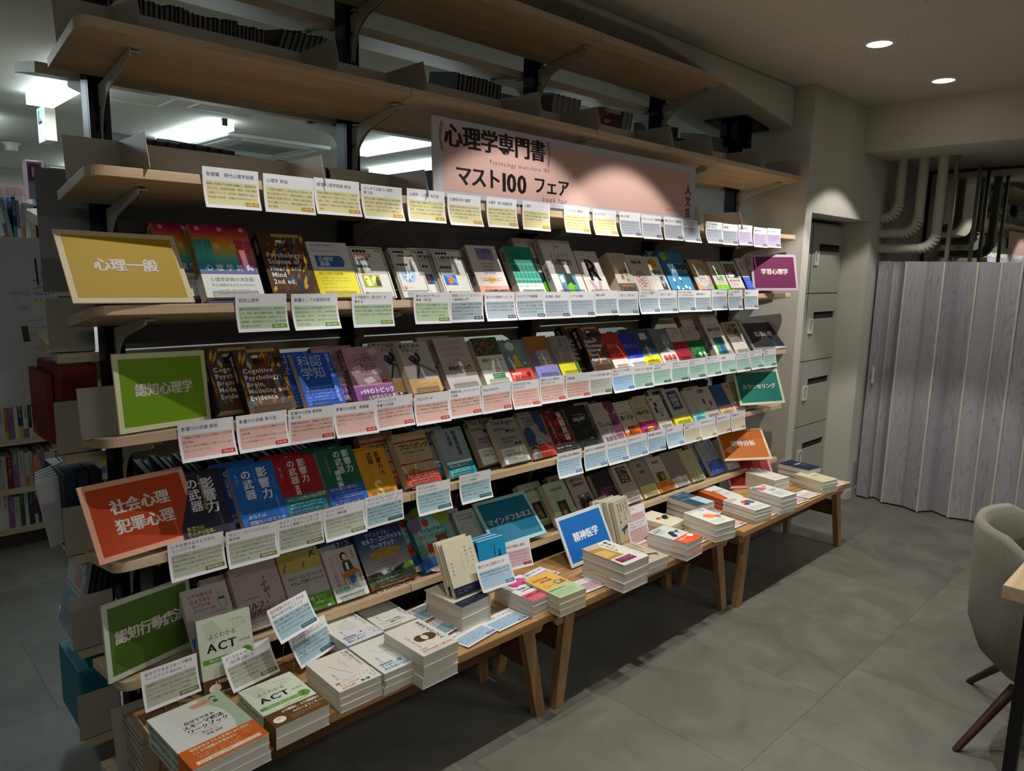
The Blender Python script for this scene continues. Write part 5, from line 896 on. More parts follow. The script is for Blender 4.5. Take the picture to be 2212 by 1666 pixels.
# ------------------------------------------------------------------ low display tables
def low_table(x0, x1, y0, y1, lab):
    t = thing('display_table', lab, 'table', Matrix.Translation((x0, y0, 0))); W, D, Z = x1-x0, y1-y0, .385; T = .030
    n = 6; r = .012; b = MB(); b.box((0, 0, Z-T), (W, D, Z), 'table'); b.build('tabletop', t, bevel=.004)
    for ex, s in ((.10, -1), (W-.10, 1)):
        for ys, fy, rear in ((.045, .03, 0), (D-.045, D-.03, 1)):
            b = MB(); h = .0275; d = .016
            top = [(ex-h, ys-d, Z-T-.004), (ex+h, ys-d, Z-T-.004), (ex+h, ys+d, Z-T-.004), (ex-h, ys+d, Z-T-.004)]
            fx = ex+s*.062; bot = [(fx-.022, fy-d, 0), (fx+.022, fy-d, 0), (fx+.022, fy+d, 0), (fx-.022, fy+d, 0)]
            b.mesh(bot+top, [(0, 3, 2, 1), (4, 5, 6, 7), (0, 1, 5, 4), (1, 2, 6, 5), (2, 3, 7, 6), (3, 0, 4, 7)], 'tleg'); b.build('leg', t, bevel=.002)
            b = MB(); a0, a1 = (ex+h*.2, W-.012) if s > 0 else (.012, ex-h*.2)
            e = a1 if s > 0 else a0; i_ = a0 if s > 0 else a1
            b.prism([(i_, ys-.012, Z-T-.045), (e-s*.02, ys-.012, Z-T-.045), (e, ys-.012, Z-T-.014), (e, ys-.012, Z-T), (i_, ys-.012, Z-T)], (0, .024, 0), 'tleg'); b.build('cleat', t)
        b = MB(); xx = ex+s*.02; b.box((xx-.012, .05, .19), (xx+.012, D-.05, .275), mat('5a3a24', .5)); b.build('stretcher', t)
    b = MB(); b.box((.10, D/2-.012, .20), (W-.10, D/2+.012, .26), mat('5a3a24', .5)); b.build('rail', t)
low_table(.012, 1.268, -.335, .022, 'low oak display table nearest the camera, holding white book stacks')
low_table(1.276, 2.500, -.345, .022, 'low oak display table in the middle, holding the bright blue sign')
low_table(2.508, 3.745, -.375, -.005, 'low oak display table farthest away, holding the brick red sign')

# ------------------------------------------------------------------ stacks of books lying on the tables
def stack(x, y, ztop, yaw, W, L, n, cov, side, spine, what, spec, band=None, pages='pagesw', hard=0, sp=None):
    T = (ztop-.386)/n; first = None
    for k in range(n):
        z = ztop-k*T; jx, jy, ja = (0, 0, 0) if k == 0 else (rj.uniform(-.003, .004), rj.uniform(-.004, .003), rj.uniform(-1.5, 1.5))
        mw = pose(x+jx, y+jy, z, yaw+ja, 90)
        lab = ('topmost ' if k == 0 else '%s from top: ' % NUM[k])+what
        if k == 0: first = book(mw, W, L, T-.0006, side, cov, spine, spec, lab, band=band, pages=pages, hard=hard, spspec=sp, name='stacked_book')
        else: dup(first, mw, lab)
def russ(title, sub, acc, bt, pic):
    return 'm 20 10 3 1 4 5 %s;n 80 8 78 1 12 8.5 %s;v 92 8 9 2a2a2a %s 1 .9;n 62 30 60 1 5 3.4 4a4a4a;n 56 34 50 1 5 3.4 4a4a4a;v 22 76 8 2a2a2a ラス・ハリス 1 .72;m 22 122 8 1 4 3 555555;%s' % (acc, acc, title, pic)
S_ = 'e0e0dc'
stack(.009, -.416, .458, 3.3, .182, .257, 3, 'd6d8d2', 'L', 'b8c4b4', 'large schema therapy workbook with orange band, front left corner',
      'r 66 0 34 141 a9bda2;e 48 66 36 56 d6d8d2;e 40 66 30 50 d6d8d2;e 66 16 15 7 d8a898;b 66 10 3.6 a04038 生きづらさを理解し 0.9;b 66 15 3.6 a04038 こころの回復力を 0.9;o 84 12 4 4 .6 2a2a2a;p 2a2a2a 79,12 84,6 89,12 84,9;p 4a4a3a 82,18 87,18 88,24 81,24;T 30 42 7.5 2a2a2a 自分でできる 0.9;T 24 51 9.5 16161a スキーマ療法 0.96;T 26 62 9.5 16161a ワークブック 0.96;r 24 73.5 44 .4 a03a3a;t 40 75 6 33333a Book_1;r 36 82 28 .4 a03a3a;t 42 84 5 33333a 伊藤_絵美',
      band=(98, 'c8621a', 'T 12 101 6 f2e4cc 自分の生きづらさを何とかしたい 0.86;T 12 109 6 f2e4cc こころの回復力を育みたい 0.8;m 14 118 60 3 4 3 f0d0a8;m 76 100 20 4 4.6 3 f0d0a8;r 8 130 84 7 ecdcc0;t 12 131 5 6a3a14 まずは「Book1」の世界へ、いってらっしゃい! 0.76'), sp=('自分でできるスキーマ療法', '4a5a4a'))
ACT = 'r 0 0 100 141 cfd8c6;p c0ccb4 10,10 30,4 44,30 30,50 14,40;m 60 12 34 1 5 5 4a6a4a;m 66 20 26 3 4 3 5a7a5a;c 44 30 11 1c1c1c よくわかる 0.94;C 42 44 23 141414 ACT 1.1;c 84 54 5 333333 〈改訂第2版〉 0.8;r 4 75 92 9 5c9a2e;e 85 79 11 10 5c9a2e;c 85 71 13 16240c 上;t 16 76.4 6 e8f4d8 明日から使えるACT入門 0.9;m 40 90 50 2 5 4 3a3a3a'
stack(.218, -.383, .446, .9, .148, .21, 2, 'd0d8c8', 'L', 'c2ccb8', 'pale green ACT book with brown band beside the orange-band workbook', ACT, band=(98, '5c3f1a', 'T 28 102 8 f0e8d8 より明快に、より実践的に! 0.72;T 44 113 8 f0e8d8 ACTへようこそ—— 0.8;e 16 124 11 9 f0ece0;c 16 119 5 5a3f1a 大幅に 0.8;m 34 124 60 3 4.4 3 d8c8a8'), sp=('よくわかるACT', '2a2a2a'))
book(pose(.177, -.044, .388, -3.4, 14), .148, .205, .024, 'L', 'd0d8c8', 'c2ccb8', ACT, 'pale green ACT book standing upright behind the flat ACT stack', band=(112, '5c3f1a', 'T 20 116 8 f0e8d8 より明快に 0.8;e 20 130 11 8 f0ece0'), pages='pagesw', spspec=('よくわかるACT', '2a2a2a'), name='book')
stack(.410, -.354, .447, -.8, .13, .188, 3, 'dcd9d0', 'R', 'd4d0c4', 'white Harris book with orange accents, front row', russ('相手は変えられない', '', 'c05a3a', '', 'p b0aca4 30,40 31,40 44,70 60,100 59,100 43,71'), band=(104, 'dedbd2', 'r 8 112 10 8 d06a2a;m 22 108 50 2 6 4 4a3a34;T 12 122 8 c06a4a ラス・ハリスの 0.8;T 12 132 9 c06a4a ACT入門 0.8;B 56 131 9 3a3a3a 第2弾 0.9;n 92 108 26 3 8 5 3a3a3a'))
stack(.545, -.363, .450, -.5, .13, .188, 3, 'dddcd6', 'R', 'd4d2c8', 'white Harris book with blue accents, front row centre', russ('自分を傷つけない', '', '4a9ab8', '', 'p b4b8b8 24,30 40,60 60,64 80,80 60,66 40,62'), band=(104, 'd8dcdc', 'r 10 108 34 4 5a6a70;m 70 108 24 4 6 4 3a4448;T 10 114 10 2a7aa0 そうか!こう 0.84;T 10 126 10 2a7aa0 考えればいいんだ 0.8;p 2a8ab0 56,108 64,112 60,122 54,116'))
stack(.554, -.158, .445, .7, .13, .188, 3, 'dcdcd6', 'R', 'd4d2c8', 'white Harris book with navy accents, back row', russ('自分自身にやさしく', '', '3a5aa0', '', 'e 52 60 22 20 d2d4d0'), band=(104, 'd8dade', 'r 10 108 34 4 5a5a60;T 10 114 10 3a5aa8 自分をやさしく 0.8;T 10 126 10 3a5aa8 抱きしめよう 0.8;p 3a5aa8 56,104 66,102 60,110;n 92 108 26 3 8 5 3a3a48'))
stack(.722, -.092, .412, -1.6, .13, .188, 1, 'd8dcd4', 'R', 'd0cec2', 'white Harris book with green accents near the shelf', russ('幸福になりたいなら', '', '3a9a4a', '', 'o 50 66 30 26 .6 b8c0b8'), band=(104, 'dcded6', 'T 30 108 8 3a5a3a あなたの思考は 0.8;T 36 118 8 3a5a3a 物語にすぎない 0.8;r 10 134 50 2 3a9a4a;n 26 108 24 3 8 5 4a6a4a'))
stack(.641, -.414, .487, 1.4, .13, .188, 3, 'dad6cc', 'L', 'd6d2c6', 'white book with overlapping brown ovals on the cover, right of the Harris books', 'V 84 10 13 1c1c1c 不安のメカニズム 1 .94;n 72 16 70 1 5 3.4 4a4a4a;e 44 78 16 15 5a3820;e 64 80 19 16 5a3820;e 54 79 8 11 dad6cc;v 20 52 8 2a2a2a クレア・ウィークス 1 .8;n 14 110 20 1 4 3 555555', band=(112, 'dcd6ca', 'T 10 116 7 c05040 大丈夫、 0.9;T 10 125 8 c05040 あなたの心はきっと軽くなる。 0.78;m 10 136 70 2 4 3 5a5048'))
def daredoc(b, P, rg):
    draw(b, P, 'v 86 30 6 55504a 誰がために 1 1.7;v 68 22 6 55504a 医師はいる 1 1.6;v 50 36 5 55504a クスリとヒト 1 1.7;v 14 54 6 55504a 松本俊彦 1 1.6', rg, 2)
stack(.933, -.236, .472, 4, .13, .188, 2, 'cfc8ae', 'R', 'cfc8ae', 'cream hardback with navy band under the upright pair', daredoc, band=(112, '141c38', 'm 10 118 60 2 7 5 8a90a8'), hard=1)
for k in (0, 1):
    book(pose(.954-k*.006, -.178+k*.024, .477, -.7, 27), .13, .185, .018, 'R', 'd4cdb4', 'd0c8ae', daredoc, ['cream book with sparse vertical print standing on the cream stack', 'second cream book standing behind the first on the stack'][k], band=(118, '141c38', 'm 10 124 60 2 7 5 8a90a8'), hard=1)
stack(1.172, -.320, .446, .7, .13, .188, 3, 'dddbd6', 'R', 'd6d2ca', 'white book with a pink brain cartoon and rose band', 'p d84a90 20,30 30,14 50,8 74,12 92,24 90,40 76,50 60,54 44,50 34,56 22,46;e 36 26 10 8 e05a9c;e 56 22 10 8 e05a9c;e 74 30 9 8 e05a9c;o 50 30 26 16 1.4 7a1a4a;o 70 34 14 12 1.2 7a1a4a;o 34 34 12 12 1.2 7a1a4a;p c87030 66,58 84,60 92,70 80,82 70,76;p 3a3a8a 58,74 68,74 66,86 56,84;T 14 64 9 1c1c1c 「死ぬ依存」が 0.8;T 22 76 9 1c1c1c とまらない 0.8;n 92 14 34 1 6 4 3a3a3a', band=(100, 'cc5468', 'B 8 108 9 4a1420 松本俊彦さん推薦 0.7;m 8 122 70 3 6 4 f4d4d8;m 70 104 24 4 4 3 f4d4d8'))
stack(1.248, -.375, .455, -2.5, .13, .188, 3, 'd8ae58', 'R', 'd4c0a0', 'yellow booklet about OCD with pale green band', 'm 22 12 50 1 5 6 6a4a14;B 10 22 12 c03018 強迫性障害 0.96;T 24 38 11 6a4010 治療の実践 0.8;m 60 52 30 1 4 4 6a4a14;p 7a6a58 56,62 70,54 80,60 90,56 94,76 60,80;e 70 66 7 7 c8b8a4;o 22 72 8 7 1 4a3a14;m 32 70 22 2 5 4 5a4414', band=(90, 'aac296', 'T 6 96 7 1f4a34 強迫症治療の実践できる 0.8;m 6 108 80 4 7 5 3a5a44'))
stack(1.565, -.405, .494, -.6, .148, .21, 3, 'd8d4c8', 'R', 'd4cfc2', 'thick hardback with a gold-brown picture strip beside the blue sign', 'p a8843c 0,20 46,26 58,96 0,104;p c8a860 0,40 40,44 46,80 0,84;p b8b0a0 0,0 60,0 50,24 0,18;V 80 8 13 1c1c1c 戦争と 1 1.1;V 62 12 14 1c1c1c トラウマ 1 1.1;n 92 60 30 2 6 4 5a5a5a', band=(96, 'd6d0cc', 'r 8 102 62 26 6a2040;n 64 104 22 6 9 6 e8dce0;m 10 132 70 1 5 4 6a3a5a;n 92 100 26 2 6 4 6a4a5a'), hard=1)
def grey_adult(b, P, rg): draw(b, P, 'V 80 8 12 3a382c アダルト・ 1 .94;V 62 10 12 3a382c チルドレンに 1 .94;V 44 12 12 3a382c 人生を 1 .94;V 26 14 12 3a382c 変えていく本 1 .94;p 4a4638 20,100 60,92 90,104 84,110 80,124 74,110 60,104 40,108 34,124 28,110', rg, 2)
stack(1.760, -.375, .438, -3, .13, .188, 2, 'b4ad98', 'R', 'c8c2b0', 'grey-beige book with an ink table drawing behind the thick hardbacks', grey_adult)
for k in range(4):
    book(pose(1.950-k*.022, -.101+k*.020, .388, 10, 17), .13, .186, .018, 'R', 'bcb5a0' if k == 0 else 'c4bfae', 'c8c2b0', grey_adult if k == 0 else 'm 10 10 20 1 4 4 5a5a4a', '%s grey-beige book of four standing upright right of the blue sign' % ['front', 'second', 'third', 'rearmost'][k])
stack(2.198, -.184, .430, 3, .13, .188, 4, 'd6cfb8', 'R', 'd6d0c0', 'thin cream book with a red-hooded girl and black wolf', 'm 8 10 44 1 8 8 4a4a3a;p b8301c 26,70 38,60 52,64 56,76 40,80;p c08040 50,76 58,74 60,90 50,92;p 1a1a1c 50,84 60,70 70,62 90,60 96,70 84,78 88,90 74,84 66,96 58,92;e 44 76 5 5 d8b090')
stack(1.998, -.395, .462, 3.9, .13, .188, 3, 'c9cdc4', 'R', 'd4d0c6', 'grey-green book with a dark whale shape and orange band', 'B 8 6 9 14141a 子どものための 0.8;B 8 17 9 14141a 認知行動療法 0.8;m 8 30 50 3 5 4 3a3a3a;p 1a2c3c 24,80 40,50 60,46 74,60 80,84 70,66 58,60 46,84 34,90;p 2a4458 74,56 90,50 92,60 80,66', band=(96, 'd84c1c', 'T 10 104 8 f8d8c0 不思議な心の世界に 0.8;T 10 114 8 f8d8c0 ようこそ 0.9;m 10 126 60 2 6 4 f8d8c0;e 80 110 13 10 f4ece0;m 72 106 16 2 5 4 b04020'))
stack(2.275, -.362, .470, -9.3, .13, .188, 3, 'dcdcd4', 'R', 'd4cec2', 'white book with an orange elephant and coloured blobs', 'B 6 6 8 1a2a34 トラウマとレジリエンス 0.8;m 6 18 60 1 6 6 c04a3a;e 76 14 12 10 88b0d4;p e88858 24,70 40,52 64,54 76,66 70,88 50,92 36,84;e 66 72 12 11 e0a040;e 82 84 11 10 d8604a;e 74 94 10 8 6aa8a0;m 12 108 70 4 7 5 6a7a7a')
stack(2.425, -.175, .474, -5.8, .13, .188, 3, '30506a', 'R', 'cbc4b0', 'slate blue and pale book behind the elephant stack', 'r 0 0 50 145 2c4a64;r 50 70 50 75 b8ccd0;b 50 10 9 e0e4e4 THE_PLAY 0.9;m 10 30 80 2 7 6 a8b8c4;m 56 80 38 4 7 5 3a5a6a;r 0 66 100 2 c8d4d8')
stack(2.684, -.162, .445, -14, .148, .21, 3, 'd4d4ce', 'L', 'b04818', 'glossy white book with orange-brown spine', 'p c05820 0,0 26,20 44,80 30,141 0,141;p 3a8a3a 0,0 16,6 14,30 0,40;B 30 50 9 222222 被害者のトラウマと 0.72;B 30 61 9 222222 生きなおし 0.8;m 50 84 40 3 6 5 5a5a5a', pages='pages')
stack(2.638, -.356, .452, -8.2, .13, .188, 4, 'd6d8d0', 'R', 'd6cfc0', 'white book with red and blue people seen from above', 'T 8 8 9 3a4a5a 今日も子どもと 0.8;T 8 20 9 3a4a5a 暮らしながら 0.8;m 8 32 50 1 5 5 6a6a6a;e 54 62 20 15 c84038;e 40 78 15 11 3a3a44;e 74 72 18 12 2a6aa8;p 1a1a1c 60,50 76,46 90,60 80,62 70,54;e 34 66 8 8 c8a890;m 12 106 76 5 6 5 4a5a5a')
stack(2.849, -.381, .478, -7.7, .13, .188, 4, 'cfd4ce', 'R', 'd6cdc0', 'pale grey book with pink and teal swirls at its top', 'p 3a9a80 0,10 20,4 40,30 24,44 0,36;p d05a68 14,20 34,14 60,30 50,48 30,44 20,56 8,44;e 70 16 12 7 5ab0b8;e 60 30 8 5 d87078;B 40 54 9 2a3a3a 子どもの心と 0.8;B 44 66 9 2a3a3a 向き合う 0.9;m 20 86 66 7 6 5 6a7a78')
stack(3.120, -.215, .475, -9, .13, .188, 3, 'dcdcd6', 'L', 'd6cfc2', 'white book with fine grey print right behind the brick red sign', 'n 80 10 80 3 14 8 8a8a88;m 14 110 70 3 7 5 8a9a8a')
stack(3.372, -.368, .452, -11, .13, .188, 4, 'cfcba8', 'L', 'cdc7b2', 'plain pale yellow book at the far table end', 'T 40 56 9 6a6a4a 傷つきを抱えた 0.7;m 44 76 40 2 8 5 8a8a6a')
stack(3.462, -.245, .475, -5.2, .13, .188, 3, '1a2040', 'R', 'cdbc94', 'navy book with white print behind the pale yellow stack', 'm 10 10 30 1 6 5 b8bcc8;B 34 50 13 dfe2e8 心的外傷 0.9;m 50 70 40 4 9 5 b0b4c4;m 60 100 30 4 6 4 8a90a8')
# cards lying flat and standing on the tables
FC = [('A', .872, -.102, 8, 'mindful', '幸福になりたいなら幸福に/なろうとしてはいけない', 'cards beside the cream hardbacks, nearest the shelf'), ('B', .872, -.222, 12, 'mindful', 'よくも悪くも行動すれば/ココロはついてくる', 'card left of the cream hardback stack, middle one'), ('Cc', .880, -.328, 8, 'seishin', '不安のメカニズム', 'card in front of the cream hardbacks at the table edge'), ('D', 1.021, -.318, 2.4, 'seishin', '「死ぬ依存」がとまらない', 'card left of the pink brain stack at the table edge'),
 ('E', 1.455, -.318, -3, 'trauma', '戦争とトラウマ', 'card left of the thick gold-brown hardbacks'), ('F', 1.905, -.322, 5, 'trauma', '子どものための/認知行動療法', 'card between the ink-drawing book and the orange-band stack'), ('G', 2.165, -.330, 2, 'trauma', 'トラウマと/レジリエンス', 'card left of the elephant stack'), ('H', 2.47, -.332, 0, 'trauma', '今日も子どもと暮らしながら', 'card right of the elephant stack'),
 ('I', 2.76, -.360, -3, 'trauma', '子どもの心と向き合う', 'card right of the red and blue people stack'), ('J', 3.055, -.362, -4, 'trauma', '心とトラウマ', 'card right of the pink and teal swirl stack'), ('K', 3.215, -.360, -4, 'bunseki', '傷つきを抱えた', 'card left of the pale yellow stack'), ('L', 3.555, -.368, -6, 'bunseki', '心的外傷', 'card at the far table right end'),
 ('Y', 1.372, -.150, 6, 'trauma', '強迫性障害 治療の実践', 'card tucked under the yellow booklets'), ('Mm', 2.36, -.150, 4, 'trauma', '赤ずきんとオオカミの/トラウマ・ケア', 'card behind the elephant stack'), ('Nn', 2.575, -.17, -4, 'trauma', '被害者の本', 'card between the slate blue and the orange-spine stacks')]
for i, (k, x, y, yaw, kd, ti, lb) in enumerate(FC):
    card(pose(x, y, .3868+(.0006 if k in 'BCcKI' else 0), yaw, 90), kd, ti, '', '%s-panelled card lying flat: %s' % (KIND[kd][3], lb), curl=.004, name='review_card')
SC = [((.018, -.060, .420, 6.7, 10, -2.4), 'cbt', '自分でできるスキーマ療法/ワークブック BOOK 1', '治療者やセラピストがいなくても、自分ひと/りでスキーマ療法に取り組めるように作成さ/れたワークブック。生きづらさを理解し、こ/ころの回復力を取り戻すことが出来る。', 'card standing at the front table left end'),
 ((.235, -.085, .392, 8, 28, 0), 'cbt', 'よくわかる ACT/〈改訂第２版〉上', 'ACTを学ぶ初学者、すでに実践している臨/床家にとって必読の書である『よくわかる/ACT（アクセプタンス＆コミットメント・/セラピー）』の改訂第２版。', 'card standing before the upright ACT book'),
 ((.363, -.112, .500, 14.8, 26, 2.2), 'mindful', '自分自身にやさしくすれば/悩みの出口が見えてくる', '死別、離婚、失業、天災、病気など、突然襲/いかかる過酷な現実から立ち直るために必要/な、傷ついた自分にやさしい言葉をかけるマ/インドフルなやり方を伝える。', 'raised card standing behind, above another teal card'),
 ((.424, -.108, .400, 14, 26, 3), 'mindful', '相手は変えられない/ならば自分が変わればいい', 'パートナーとの関係を改善するためにはマイ/ンドフルな心理療法ACTを学ぼう。あなたに/必要なのは、自分の心の動きを理解しその対/処方法を身につけることです。', 'lower card standing left of the Harris stacks'),
 ((1.052, -.100, .480, -4, 27, 0), 'seishin', '誰がために医師はいる', '薬物依存症臨床の最前線で戦う、悩み、傷/つけてきた精神科医の半生記にして必読の/エッセイ。', 'card standing on the cream hardback stack'),
 ((1.262, -.060, .440, -10, 13, 0), 'trauma', '自傷行為の理解と援助', '', 'card standing behind the blue upright books'),
 ((1.946, -.150, .388, 2.9, 11.9, -1), 'trauma', 'アダルト・チャイルドが/人生を変えていく本', '', 'card standing before the grey-beige upright books'),
 ((2.06, -.045, .400, 0, 12, 0), 'trauma', 'こどもたちの/ケア', '', 'second card standing behind the grey-beige upright books')]
SC[4] = ((1.047, -.200, .4735, -4, 24, 0),) + SC[4][1:]
for ps, kd, ti, bo, lb in SC:
    card(pose(*ps), kd, ti, bo, '%s-panelled %s' % (KIND[kd][3], lb), curl=.010, name='review_card')
    base = .386 if ps[2] < .47 or ps[0] < 1 else .4735
    n = MB(); m_ = pose(*ps); c0 = m_ @ Vector((CW/2, .002, CH*.5)); w_ = .018
    for sx in (-w_, w_): n.tube((c0.x+sx, c0.y+.004, c0.z), (c0.x+sx, c0.y+.035, base+.001), .0012, .0012, 'lip', 6)
    f0 = m_ @ Vector((CW/2, -.001, .004))
    for sx in (-w_, w_): n.tube((c0.x+sx, c0.y+.035, base+.002), (f0.x+sx, f0.y, base+.002), .0012, .0012, 'lip', 6)
    for sx in (-w_, w_): n.tube((f0.x+sx, f0.y, base+.002), (f0.x+sx, f0.y, f0.z), .0012, .0012, 'lip', 6)
    o = n.build('card_stand'); tag(o, 'thin clear wire stand holding the %s' % lb, 'card stand')
def blue_jisho(b, P, rg): draw(b, P, 'V 76 34 13 0c1c2c 自傷行為の 1 1;V 42 54 13 0c1c2c 理解と援助 1 1;p 12262c 58,20 60,20 61,110 57,110;v 59 52 3.6 c8dce4 リストカット;v 88 84 7 0c1c2c 松本俊彦;t 4 116 9 78bcd8 Deliberate_self-harm_syndrome 0.66', rg, 2)
for k in range(3):
    book(pose(1.168-k*.010, -.075+k*.020, .388, -3+k*.5, 13), .13, .190, .0185, 'L', '1494c8', '0f7aa8', blue_jisho, '%s sky blue book of three standing upright beside the pink brain stack' % ['front', 'middle', 'rear'][k], band=(124, 'bccad4', 'B 6 128 7 1c3a7a 若者たちはなぜ自傷行為をするのか 0.8;m 10 138 60 1 5 4 2a4a8a'), pages='pagesw', spspec=('自傷行為の理解と援助', '0c1c2c'))

# ------------------------------------------------------------------ books and binders on the rear shelves, seen from behind
def plain(name, lab, mw, W, H, T, cov, pages, group=None, spine='back', cat='book'):
    # upright book with its fore-edge towards the camera; local x = thickness, y = depth, z = height
    t = thing(name, lab, cat, mw, group); b = MB(); e = .0025
    b.box((0, 0, 0), (e, W, H), cov); b.box((T-e, 0, 0), (T, W, H), cov); b.box((0, W-e, 0), (T, W, H), cov); b.build('cover', t)
    b = MB(); b.box((e, .004, .003), (T-e, W-e, H-.003), pages); b.build('page_block', t); return t
rb = random.Random(11)
def rear(s, x0, x1, H, W, cols, pg, T=(.012, .022), tiltx=0, lab='', grp='', y=.425, dz=0):
    x = x0; k = 0
    while x < x1:
        T_ = rb.uniform(*T); h = H*rb.uniform(.97, 1.02); z = RZ[s]+TT*(y-.41)+.001+dz
        mw = Matrix.Translation((x, y, z+.01)) @ Matrix.Rotation(R(TH), 4, 'X') @ Matrix.Rotation(R(tiltx), 4, 'Y')
        plain('book', lab, mw, W, h, T_, rb.choice(cols), pg, grp); x += T_/math.cos(R(tiltx))+.0008; k += 1
    return k
dk = ['17171c', '1c1618', '20242c', '241a14', '14141a', '1a2030']
rear('A', .10, .62, .205, .15, dk, '8a867e', (.010, .016), 0, 'black-covered book standing on the second level left of the leaning books, page edge forward', 'black-covered books on the second level, left group')
rear('A', .62, .76, .235, .17, dk+['4a2418'], '77736c', (.016, .022), 16, 'tall dark book leaning left on the second level above the first bay', 'tall leaning dark books on the second level')
rear('A', .80, 1.10, .155, .15, ['241816', '2c1c18', '3a241a'], '77736c', (.014, .020), 12, 'short dark brown book leaning left on the second level', 'short leaning brown books on the second level')
rear('A', 1.40, 1.63, .225, .17, ['15171c', '1c2028'], '77746e', (.016, .022), 0, 'black book in the upright group just left of the second post, second level', 'upright black books left of the second post')
rear('A', 1.70, 1.95, .170, .15, ['5a1c20'], '8a8680', (.014, .017), 0, 'short dark red book right of the second post, second level', 'short dark red books right of the second post')
for k, (x, T_) in enumerate(((1.955, .034), (1.990, .032), (2.023, .040), (2.064, .036), (2.101, .036))):
    plain('boxed_book', 'thick grey-sided boxed book, %s from left, right of the second post' % NUM[k], Matrix.Translation((x, .425, RZ['A']+.013)) @ Matrix.Rotation(R(TH), 4, 'X'), .19, .245, T_, '8c8a88', '8f8d8a')
t = plain('picture_book', 'dark red and white book cover facing left beside the grey boxed books', Matrix.Translation((1.70, .60, RZ['A']+.035)), .05, .235, .24, '5c1a22', '8f8d8a')
b = MB(); P = lambda x, y, l: (x/1000, -.0004-l*.0001, .235-y/1000); rect(b, P, 2, 22, 236, 60, 'b8b8b8', 1); rect(b, P, 16, 0, 20, 30, 'a8824a', 2); marks(b, P, 90, 8, 130, 1, 8, 8, 'b09060', rb); b.build('print', t)
t = plain('boxed_book', 'dark red boxed book with a ribbon and gold frame facing forward, left of the third post', Matrix.Translation((2.33, .44, RZ['A']+.015)) @ Matrix.Rotation(R(TH), 4, 'X'), .05, .245, .125, '5c1a22', '8f8d8a')
b = MB(); P = lambda x, y, l: (x/1000, -.0004-l*.0001, .245-y/1000); rect(b, P, 0, 0, 125, 245, '5c1a22', 1); rect(b, P, 2, 0, 121, 20, 'b4b4b4', 2); marks(b, P, 60, 6, 60, 1, 8, 8, '7a6a5a', rb); pol(b, P, [(12, 0), (28, 0), (28, 34), (20, 28), (12, 34)], 'a8824a', 3)
text(b, P, '板書で', 8, 50, 19, 'c8c4c0', bold=.01, min_=.02, lay=3, sx=.9)
for q in ((70, 48, 44, 2), (70, 48, 2, 60), (112, 48, 2, 60), (78, 62, 28, 2), (91, 62, 2, 40)): rect(b, P, *q, 'a8824a', 3)
b.build('print', t)
for k, x in enumerate((2.458, 2.495)): plain('boxed_book', 'grey-sided boxed book, %s right of the ribboned red box' % NUM[k], Matrix.Translation((x, .425, RZ['A']+.013)) @ Matrix.Rotation(R(TH), 4, 'X'), .19, .245, .035, '8c8a88', '8f8d8a')
rear('A', 2.82, 2.98, .235, .17, ['2a3a4a', '1a1c22', '22262e'], '6f6c66', (.014, .020), -14, 'dark blue-black book leaning right beyond the third post', 'leaning dark books right of the third post')
rear('A', 3.02, 3.20, .190, .16, ['111114', '16161a'], '77746e', (.010, .016), -12, 'black book in the darker leaning group right of the third post', 'black leaning books right of the third post')
rear('A', 3.22, 3.50, .235, .17, ['7c7a78'], '8a8784', (.018, .022), -4, 'grey-sided book in the pale group left of the fourth post', 'pale grey books left of the fourth post')
rear('B', .20, .50, .235, .20, ['10141c', '151a26'], '3a3a3a', (.03, .045), 0, 'black binder behind the banner shelf at left', 'black binders behind the banner shelf')
rear('B', .51, .86, .215, .20, ['2a2622', '1c1c20', '3a342c'], '5a5650', (.016, .03), 0, 'dark book behind the banner shelf left of the second post', 'dark books behind the banner shelf')
rear('B', 1.62, 1.75, .250, .20, ['2a3a5a', 'b8b4a8'], '8a8678', (.02, .03), 0, 'pale atlas behind the banner left edge', 'atlases behind the banner left edge')
for s, z in (('D', .19), ('E', .20), ('F', .20), ('G', .20)):
    nm = {'D': 'bright green sign shelf', 'E': 'orange sign shelf', 'F': 'dark green sign shelf', 'G': 'display tables'}[s]
    b = MB(); x = .20
    while x < 3.4:   # only slivers of these show in the gaps: one object per shelf
        T_ = rb.uniform(.018, .030); h = z*rb.uniform(.93, 1.03); c = rb.choice(dk+['26262c', '3a3a40']); p_ = '504d4a' if s != 'D' else '6f6a5e'
        b.box((x, 0, 0), (x+.0025, .15, h), c); b.box((x+T_-.0025, 0, 0), (x+T_, .15, h), c); b.box((x+.0025, .004, .003), (x+T_-.0025, .147, h-.003), p_); x += T_+.0008
    o = b.build('rear_shelf_books'); o.matrix_world = Matrix.Translation((0, .425, RZ[s]+TT*.015+.010)) @ Matrix.Rotation(R(TH), 4, 'X')
    tag(o, 'dark row of books on the rear shelf behind the %s' % nm, 'books', None, 'stuff')
